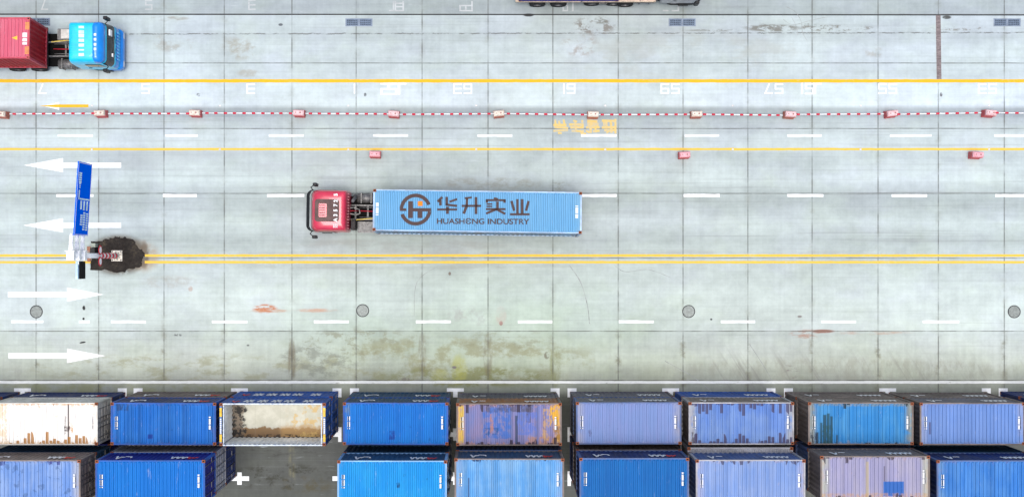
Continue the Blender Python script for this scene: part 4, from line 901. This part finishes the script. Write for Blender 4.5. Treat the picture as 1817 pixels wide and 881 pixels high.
tr = semi_trailer('black skeletal semi-trailer under the light blue container', (cxw, cyw-.02, 0), RZ+pi, 0)
red = cab_paint('red_cab_paint', (.50,.028,.065), (.34,.03,.05), .1)
ul = Vector((cos(RZ+pi), sin(RZ+pi)))
tl = Vector((cxw, cyw)) + ul*7.72
t1, k1 = tractor('red tractor truck with black visor pulling the light blue container', (tl.x, tl.y-.04, 0), RZ+pi, red, top=3.45)
q = MB(); q.smooth = False                          # brown-grey roof panel with a slotted hatch
def rr(x0, x1, y0, y1, r_, z0, z1):
    pts = []
    for cx_, cy_, a0 in ((x1-r_, y1-r_, 0), (x0+r_, y1-r_, 90), (x0+r_, y0+r_, 180), (x1-r_, y0+r_, 270)):
        for i in range(6): a = R(a0+18*i); pts.append((cx_+r_*cos(a), cy_+r_*sin(a)))
    q.prism(pts, z0, z1)
rr(.42, 1.86, -.66, .66, .18, 3.36, 3.462); hat = q.build('roof_panel', mat('brown_grey_panel', (.10,.06,.055), .6, dirt=(.2,.1,.1), dirt_amt=.02), t1)
q = MB(); rr(1.15, 1.62, -.40, .40, .07, 3.44, 3.50); vt = q.build('vent', red, hat)
q = MB()
for i in range(5): q.box(1.24, 1.60, -.31+i*.145, -.27+i*.145, 3.50, 3.506)
q.build('vent_slots', mat('dark_red_slot', (.14,.03,.04), .7), vt)
chars = [('5',-.92),('2',-.56),('7',-.30),('5',.0),('3',.28),('A',.56)]
for ch, yy in chars: put_text(ch, .36, M['white'], t1, (.62, yy*1.0, 3.50), pi/2 + pi, off=.012, name='roof_lettering')
q = MB()
for a in ((.52,.98,.74,.98,.035),(.52,.88,.74,.88,.035),(.52,.80,.52,1.02,.03),(.63,.80,.63,1.02,.03),(.74,.80,.74,1.02,.03)): q.bar(a[:2], a[2:4], a[4], 3.46, 3.485)
q.build('roof_lettering', M['white'], t1)
q = MB()
for xx, zz in ((.0,2.3),(.0,2.7)):
    for i in range(13): q.box(-.03, .0, -1.05+i*.17, -.99+i*.17, zz, zz+.1)
q.build('rear_rivets', mat('pale_red_rivet', (.6,.25,.28), .5), t1)
q = MB(); q.box(2.0, 2.05, -.55, .55, 3.05, 3.11); q.build('roof_light_bar', mat('dark_red_bar', (.2,.02,.03), .5), t1)

# --- the red container truck with the blue cab, driving right
rc_end = G(52.5, 67.3, ZT); L40 = 12.19
red_roof = roof_paint('roof_faded_red', C(246,108,138), C(250,132,156), .5, .05, 0, 0, .08, (.4,.03,.08), 41.0, hl=L40/2, contrast=.02, groove=.05, rustc=(.45,.10,.12))
RX2 = R(-2.4)
red40 = container('red container behind the blue cab, cut by the left frame edge', rc_end.x - L40/2, rc_end.y + math.sin(RX2)*H40, ZB, sides['red'], red_roof, side_paint('red_frame', (.42,.05,.08), (.4,.1,.1), .3), cast=mat('red_casting', (.5,.1,.1), .7), L=L40, Hc=H40, key='c40', rx=RX2, rz=pi)
red40.rotation_euler = (RX2, 0, 0)
for ch in red40.children:
    if ch.name.startswith(('end_panel', 'door')): ch.rotation_euler = (0, 0, pi)
e_ = L40/2
q = MB(); z_ = H40-.004
y = .30
for k in (.07,.07,.07,.07,-.06,.06,.06,.06,-.05,.07,.07):
    if k < 0: y += k; continue
    q.box(e_-.42, e_-.15, y-k+.012, y, z_, z_+.006); y -= k
q.build('identification_number', M['white'], red40)
q = MB()
for s_ in (-1, 1):
    for i in range(6): q.box(e_-.27, e_-.03, s_*.72-.22+i*.075, s_*.72-.18+i*.075, z_, z_+.007)
q.build('hazard_stripes', mat('amber_stripes', (.7,.35,.08), .6), red40)
q = MB(); q.prism([(e_-1.05,-.0),(e_-.72,-.12),(e_-.72,.12)], z_, z_+.006); q.build('warning_triangle', mat('yellow_triangle', (.75,.45,.05), .6), red40)
semi_trailer('dark skeletal semi-trailer under the red container', (rc_end.x - L40/2, rc_end.y-.02, 0), 0)
blue = cab_paint('cyan_blue_cab_paint', (.0,.50,.78), (.02,.50,.78), .0, .4)
dark_blue = cab_paint('deep_blue_trim', (.0,.20,.66), (.03,.32,.7), .1)
pb_ = G(118.5, 67, 3.5)
t2, k2 = tractor('bright blue tractor truck pulling the red container', (pb_.x, rc_end.y-.1, 0), 0, blue, roof='plain', trim=dark_blue, top=3.5)
q = MB()
for i in range(19): q.box(.22, 1.50, -.92+i*.10, -.895+i*.10, 3.46, 3.515)
q.build('roof_ribs', blue, t2)
q = MB(); q.smooth = True; loft(q, [(3.06,1.50,2.09,1.225,.34),(3.22,1.50,2.02,1.195,.34),(3.40,1.50,1.90,1.13,.36),(3.48,1.50,1.79,1.04,.36),(3.525,1.52,1.70,.92,.16)], bulge=.075); q.build('roof_fairing', dark_blue, t2)
q = MB()
for yy, hh in ((-.78,.15),(-.50,.07),(-.22,.15),(.06,.15),(.34,.18),(.56,.15),(.84,.12)):
    q.box(.70, 1.02, yy-hh*.6, yy+hh*.6, 3.51, 3.522)
q.build('roof_lettering', mat('pale_cyan_lettering', (.55,.72,.74), .6), t2)
q = MB()
for yy in (-.45,-.18,.12,.4):
    q.box(1.60, 1.74, yy-.07, yy+.07, 3.51, 3.535)
q.build('front_lettering', M['white'], t2)
q = MB(); q.box(2.22, 2.30, .50, .85, 2.35, 2.75); q.build('permit_card', M['white'], t2)
q = MB(); q.box(2.24, 2.32, -.70, -.50, 2.15, 2.32); q.build('sticker', M['white'], t2)
q = MB(); q.box(-.9, -.2, .45, 1.0, 1.1, 2.0); q.build('cream_tank', mat('cream_tank', (.5,.48,.44), .5), t2)
q = MB()
for i in range(9): q.box(2.40, 2.44, -.8+i*.2, -.72+i*.2, 1.3, 1.7)
q.build('grille_bars', mat('light_blue_bars', (.12,.45,.75), .4), t2)

# --- truck at the top edge, driving right, only its near side in the frame
yt = 16.68
container('navy blue container on the truck cut by the upper frame edge', 1.78+L20/2, yt, ZB, sides['deepnavy'], roofs['c10'], None, L=L20, Hc=H20, key='c2591')
t3 = thing('flatbed_trailer', 'beige edged flatbed trailer at the upper frame edge', 'trailer', (4.9, yt, 0))
q = MB(); q.box(-3.3, 5.2, -1.24, 1.24, 1.15, 1.34); q.build('deck', mat('beige_edge', (.50,.40,.30), .6, dirt=(.1,.09,.08), dirt_amt=.1), t3)
q = MB()
for s_ in (-1, 1): q.box(-3.2, 5.1, s_*.5-.05, s_*.5+.05, .85, 1.15)
q.build('frame', M['chassis'], t3)
for s_ in (-1, 1):
    for xx in (-1.95, -.65, 3.45): wheel(t3, xx, s_*1.0, rad=.5, dual=True, side=s_)
    q = MB(); q.box(1.2, 2.6, min(s_*1.15, s_*1.22), max(s_*1.15, s_*1.22), .5, .7); q.build('side_guard', M['steel'], t3)
tractor('grey tractor truck at the upper frame edge', (10.4, yt, 0), 0, cab_paint('grey_cab_paint', (.3,.31,.33)), roof='plain', trim=M['black'])

# ------------------------------------------------------------------ sign mast with the blue direction board
base = G(208.5, 453.5)
ms = thing('sign_mast', 'white cantilever mast with a blue direction board standing on the soil patch', 'road sign', base)
q = MB(); q.box(-.33, .33, -.33, .33, .06, .14); bp = q.build('base_plate', mat('cream_plate', (.66,.62,.54), .6, dirt=(.3,.25,.2), dirt_amt=.04), ms)
q = MB()
for k in range(8):
    a = k*pi/4+.2; q.prism([(.12,.0),(.30,.0),(.12,.35)], -.01, .01, Matrix.Rotation(a, 4, 'Z') @ Matrix.Translation((0,0,.14)) @ Matrix.Rotation(pi/2, 4, 'X'))
q.build('gusset', mat('cream_gusset', (.5,.47,.42), .6), bp)
for sx in (-1, 1):
    for sy in (-1, 1): q = MB(); q.tube((sx*.26, sy*.26, .14), (sx*.26, sy*.26, .24), .03, 6); q.build('bolt', M['chassis'], bp)
q = MB(); q.smooth = True; q.tube((0,0,.14), (0,0,8.25), .17, 20, .13); q.build('mast', M['whitepaint'], ms)
for k in range(5): q = MB(); q.smooth = True; zz = .5+k*.62; q.tube((0,0,zz), (0,0,zz+.28), .176-.002*k, 20, .175-.002*k); q.build('red_band', M['redpaint'], ms)
for s_ in (-1, 1):
    q = MB(); q.tube((.17, s_*.33, 3.75), (.20, s_*.33, 3.75), .28, 24); rd = q.build('round_sign', M['redpaint'], ms)
    q = MB(); q.tube((.20, s_*.33, 3.75), (.206, s_*.33, 3.75), .20, 24); q.build('sign_face', M['white'], rd)
    q = MB(); q.tube((.1, 0, 3.75), (.16, s_*.3, 3.75), .03, 8); q.build('bracket', M['steel'], ms)
for zz in (6.2, 7.1, 8.0):
    q = MB(); q.box(-.20, .20, -.24, .24, zz-.16, zz+.16); q.box(-.26, .26, .24, .28, zz-.24, zz+.24)
    q.build('flange', M['whitepaint'], ms)
q = MB()
for yy in (.5, 3.3): q.box(-.075, -.035, yy, yy+.08, .05, 2.1)
BACKPOSTS = q
yaw = math.atan2(.25, 4.0)
for zz in (6.2, 7.1, 8.0):
    q = MB(); q.smooth = True; q.tube((0,.28,zz), (-.0,.75,zz), .15, 14, .11); q.tube((0,.74,zz), (.03,1.22,zz), .11, 14, .10); q.build('arm', M['whitepaint'], ms)
brd = MB(); brd.box(-.03, .03, 0, 4.05, 0, 2.18)
bn = Nodes('blue_sign_face', .8, spec=.0); bmat = bn.done((.0,.125,.85))
bo = brd.build('sign_board', bmat, ms, loc=(.20, 1.13, 5.98), rot=(0, 0, -yaw))
BACKPOSTS.build('back_post', M['whitepaint'], bo)
q = MB(); e = .032
q.box(e, e+.006, .04, 4.01, .03, .06); q.box(e, e+.006, .04, 4.01, 2.12, 2.15); q.box(e, e+.006, .03, .06, .06, 2.12); q.box(e, e+.006, 3.98, 4.01, .06, 2.12)
q.build('border', M['white'], bo)
q = MB()
# in the photo's crop the board runs from y 815 (near end) to 50; u = along the board, v = up (towards the left)
def bu(v): return (812-v)/762*4.05
def sgn(y0, y1, x0, x1, off):                       # pixel rows y0..y1, columns from the board's left edge as a fraction
    q.box(e, e+.006, min(bu(y0), bu(y1)), max(bu(y0), bu(y1)), 2.18*(1-x1), 2.18*(1-x0))
for i, yy in enumerate((160,182,205,228,250)): sgn(yy, yy+16, .10, .28, 0)
sgn(268, 282, .14, .24, 0); sgn(290, 304, .16, .22, 0); sgn(310, 322, .16, .22, 0)
sgn(340, 440, .13, .20, 0); sgn(425, 440, .16, .95, 0)
for x0 in (.30, .52, .74): sgn(450, 540 if x0 < .4 else 548, x0, x0+.11, 0)
for x0, rows in ((.36, (595,618,641,664,690)), (.55, (568,592,615,640,665,690,715,740)), (.76, (575,598,622,646,670,694,718,742))):
    for yy in rows: sgn(yy, yy+16, x0, x0+.15, 0)
q.build('lettering', mat('pale_blue_lettering', (.62,.80,.85), .5), bo)
q = MB(); q.box(.02, .10, -1.30, -.32, 6.0, 6.8); q.build('message_panel', M['hole'], ms)
q = MB(); q.box(-.10, .015, -1.30, -.30, 6.05, 7.0); q.build('panel_housing', mat('pale_blue_housing', (.45,.62,.78), .5), ms)
q = MB(); q.tube((0,-.13,6.9), (0,-.5,6.9), .05, 10); q.build('bracket', M['whitepaint'], ms)
# things lying by the mast
def small(name, label, cat, px, py, parts, rz=0):
    t = thing(name, label, cat, G(px, py), rz)
    for nm, q, m in parts: q.build(nm, m, t)
    return t
q1 = MB(); q1.box(-.14,.14,-.28,.12,.05,.75); q2 = MB(); q2.box(-.12,.12,.16,.40,.05,.55)
small('control_cabinet', 'black control cabinet with a pale top beside the sign mast', 'cabinet', 171, 443, [('housing', q1, M['black']), ('lid', q2, mat('pale_cap', (.32,.36,.30), .7))])
for i, (px, py, lb) in enumerate(((158, 442, 'reddish brown paving slab north of the white mast'), (158.5, 459, 'reddish brown paving slab south of the white mast'))):
    q = MB(); q.box(-.11, .11, -.17, .17, .005, .07); o = q.build('paving_slab', mat('brick_brown', (.30,.14,.09), .85, scale=8, dirt=(.2,.17,.14), dirt_amt=.1), loc=G(px, py), bevel=.01); prop(o, lb, 'slab', 'paving slabs by the mast')
for px, py, l_, w_, a, lb in ((149, 546, .16, .30, .1, 'black rubber scrap above the short white dash'), (148.5, 565, .12, .16, .3, 'small dark rubber scrap touching the short white dash'), (146.5, 607, .40, .10, .15, 'thin curved black rubber scrap below the short white dash')):
    q = MB(); pts = [(l_/2*cos(k*pi/5)*rnd.uniform(.8,1.1), w_/2*sin(k*pi/5)*rnd.uniform(.75,1.1)) for k in range(10)]; q.prism(pts, .008, .05)
    o = q.build('rubber_scrap', M['black'], loc=G(px, py), rot=(0,0,a)); prop(o, lb, 'scrap', 'rubber scraps on the lane')

# ------------------------------------------------------------------ barriers and striped poles
def plastic(name, c, d):
    n = Nodes(name, .5); x, y, z = n.xyz(); a = n.noise(n.vec(x, y, n.add(z, n.mul(n.rand(), 60.0))), 5.0, 6, .7)
    return n.done(n.mix(n.step(a, .42, .62), c, d))
bar_red = plastic('barrier_red', (.52,.04,.055), (.46,.08,.07)); bar_red2 = plastic('barrier_orange_red', (.48,.09,.05), (.36,.12,.07))
bar_pale = plastic('barrier_faded_pink', (.66,.45,.46), (.60,.36,.37)); bar_cream = plastic('barrier_cream', (.64,.58,.50), (.52,.44,.36)); bar_pink = plastic('barrier_bright_pink', (.68,.34,.38), (.62,.26,.30))
def barrier_meshes():
    q = MB()                                         # lower body with feet, upper body narrower
    def frust(x0, y0, x1, y1, z0, z1): q.add([(-x0,-y0,z0),(x0,-y0,z0),(x0,y0,z0),(-x0,y0,z0),(-x1,-y1,z1),(x1,-y1,z1),(x1,y1,z1),(-x1,y1,z1)], [(3,2,1,0),(4,5,6,7),(0,1,5,4),(1,2,6,5),(2,3,7,6),(3,0,4,7)])
    frust(.33, .225, .33, .225, .0, .12); frust(.325, .22, .32, .172, .121, .42)
    u = MB(); b_ = q; q = u
    def frust2(x0, y0, x1, y1, z0, z1): u.add([(-x0,-y0,z0),(x0,-y0,z0),(x0,y0,z0),(-x0,y0,z0),(-x1,-y1,z1),(x1,-y1,z1),(x1,y1,z1),(-x1,y1,z1)], [(3,2,1,0),(4,5,6,7),(0,1,5,4),(1,2,6,5),(2,3,7,6),(3,0,4,7)])
    frust2(.33, .172, .32, .155, .422, .78); frust2(.29, .13, .27, .11, .781, .84)
    bnd = MB(); bnd.box(-.337, .337, -.184, .184, .47, .60)
    cap = MB(); cap.tube((.12,0,.84), (.12,0,.875), .05, 12); cap.tube((-.16,0,.84), (-.16,0,.86), .035, 12)
    return b_, u, bnd, cap
BM = barrier_meshes(); BP = {}
def barrier(label, px, py, rz, lo, hi, group):
    t = thing('plastic_barrier', label, 'barrier', G(px, py), rz, group=group)
    for nm, q, m in zip(('base', 'body', 'reflective_band', 'filler_cap'), BM, (lo, hi, lo, M['cap'])):
        if nm not in BP: o = q.build(nm, m, t, bevel=.02 if nm in ('base','body') else 0); BP[nm] = o
        else: o = BP[nm].copy(); sc.collection.objects.link(o); o.parent = t
        s_ = o.material_slots[0]; s_.link = 'OBJECT'; s_.material = m
    return t
xs = [8,183,350,533,700,885,1051,1233,1398,1577,1750]; ysb = [204.5,203,202.5,202.5,204,203.5,205,204.5,205,203.5,202.5]
names = ['faded pink and cream barrier at the left frame edge','cream barrier right of the yellow arrow tail','cream barrier below the painted 3, third from the left in the pole line','faded pink barrier left of the painted 1, north of the red cab','pale pink barrier in the pole line nearest the lone pink barrier above the red cab','cream barrier right of the painted 63','cream barrier standing on the yellow painted characters','cream barrier below the painted 59','orange rimmed barrier below the painted 57','pinkish white barrier below the painted 55','pinkish white barrier below the painted 53']
cols = [(bar_red2,bar_cream),(bar_red,bar_cream),(bar_red,bar_cream),(bar_red,bar_pale),(bar_red,bar_pale),(bar_red2,bar_cream),(bar_red2,bar_cream),(bar_red2,bar_cream),(bar_red2,bar_pale),(bar_red,bar_pale),(bar_red,bar_pale)]
LG = 'barriers carrying the line of striped poles'
allx = [-170] + xs + [1930]; ally = [205] + ysb + [203]
for i, (x_, y_) in enumerate(zip(xs, ysb)): barrier(names[i], x_, y_, rnd.uniform(-.12, .12), cols[i][0], cols[i][1], LG)
barrier('pinkish barrier at the pole line end beyond the right frame edge', 1930, 203, .05, bar_red, bar_pale, LG)
barrier('pinkish barrier at the pole line end beyond the left frame edge', -170, 205, .05, bar_red, bar_pale, LG)
for px, py, a, lb in ((667,275,-.03,'lone pink barrier on the lane above the light blue container cab end'), (1212,276,.04,'lone pink barrier on the lane right of the light blue container'), (1727,276,-.06,'lone pink barrier near the right frame edge')):
    barrier(lb, px, py, a, bar_red, bar_pink, 'lone barriers beside the yellow line')
prw = mat('pole_white', (.72,.73,.73), .5, var=.05); prr = mat('pole_red', (.55,.03,.06), .5, var=.1)
desc = ['beyond the left frame edge','between the first two barriers from the left','between the second and third barriers, right of the yellow arrow','between the third and fourth barriers, above the empty lane','above the lone pink barrier at the red cab','left of the painted 63 barrier, above the light blue container','between the painted 63 and the yellow characters','between the yellow characters and the painted 59','between the painted 59 and the painted 57','between the painted 57 and the painted 55','between the painted 55 and the painted 53','running out at the right frame edge']
for i in range(len(allx)-1):
    a, b = G(allx[i]+9, ally[i]-1.5+rnd.uniform(-.9,.9), .80), G(allx[i+1]-9, ally[i+1]-1.5+rnd.uniform(-.9,.9), .80); ln = (b-a).length
    t = thing('striped_pole', 'red and white striped pole ' + desc[i], 'pole', a, math.atan2(b.y-a.y, b.x-a.x), group='striped poles between the barriers')
    q = MB(); q.smooth = True; q.tube((0,0,0), (ln,0,0), .038, 10); q.build('rod', prw, t)
    N = max(2, round(ln/.592))
    for k in range(N):
        q = MB(); q.smooth = True; c_ = (k+.5+rnd.uniform(-.05,.05))*ln/N; q.tube((c_-.10,0,0), (c_+.10,0,0), .062, 10, .062); q.build('red_sleeve', prr, t)

# ------------------------------------------------------------------ manholes, grates, road studs
mh = mat('cast_iron_cover', (.21,.235,.225), .55, .3, var=.25, scale=8, dirt=(.12,.12,.12), dirt_amt=.08)
for px, py, lb in ((64.5,552.5,'round grey manhole cover below the left painted arrow'),(643.5,550.5,'round grey manhole cover right of the orange stain'),(1222,552,'round grey manhole cover below the lone barrier right of the truck'),(1799.5,552.5,'round grey manhole cover at the right frame edge')):
    t = thing('manhole_cover', lb, 'manhole cover', G(px, py), rnd.random()*3, group='manhole covers along the lane')
    q = MB(); q.tube((0,0,.004), (0,0,.016), .345, 32); cv = q.build('cover', mh, t)
    q = MB()
    for i in range(-5, 6):
        for j in range(-5, 6):
            if (i*i+j*j)*.0036 < .095: q.box(i*.06-.018, i*.06+.018, j*.06-.018, j*.06+.018, .016, .021)
    q.build('tread_pattern', mh, cv)
    q = MB(); q.lathe([(.35,.003),(.40,.003),(.40,.012),(.35,.012)], 'z', n=36); q.build('ring', mat('ring_iron', (.045,.047,.05), .8), t)
gr = mat('blue_grey_grate', (.12,.16,.22), .6, .2, var=.2, scale=6)
for px, py, lb in ((637,40,'pair of blue grey drain grates with an open left half'),(1210.5,40,'pair of blue grey drain grates left of the dark moss streak'),(1787,40,'pair of blue grey drain grates by the right frame edge'),(65,39,'blue grey drain grate half hidden behind the red container')):
    t = thing('drain_grate', lb, 'drain grate', G(px, py), 0, group='drain grates along the far lane')
    q = MB(); q.box(-.84, .84, -.245, .245, .004, .010); q.build('frame', mat('pale_grate_frame', (.20,.24,.30), .6), t)
    for s_ in (-1, 1):
        q = MB(); q.box(s_*.41-.37, s_*.41+.37, -.20, .20, .010, .022); gg = q.build('grate', gr, t)
        q = MB()
        for j in (-.12, 0, .12):
            for i in range(6): q.box(s_*.41-.32+i*.11, s_*.41-.25+i*.11, j-.022, j+.022, .022, .0245)
        q.build('grate_slots', M['hole'], gg)
studm = mat('road_stud', (.62,.60,.58), .4)
for yy, xx0 in ((187.5, (163,390,618,845,1074,1300,1527,1755)), (265, (163,390,618,845,1074,1300,1527,1755))):
    for px in xx0:
        q = MB(); q.add([(-.06,-.05,.004),(.06,-.05,.004),(.06,.05,.004),(-.06,.05,.004),(-.03,-.04,.03),(.03,-.04,.03),(.03,.04,.03),(-.03,.04,.03)], [(3,2,1,0),(4,5,6,7),(0,1,5,4),(1,2,6,5),(2,3,7,6),(3,0,4,7)])
        up = yy < 200
        o = q.build('road_stud', studm, loc=G(px, yy + rnd.uniform(-.3,.3)) + Vector((0,0,.002))); prop(o, 'small pale road stud north of the striped pole line' if up else 'small pale road stud on the thin yellow line', 'road stud', 'road studs north of the poles' if up else 'road studs on the yellow line')
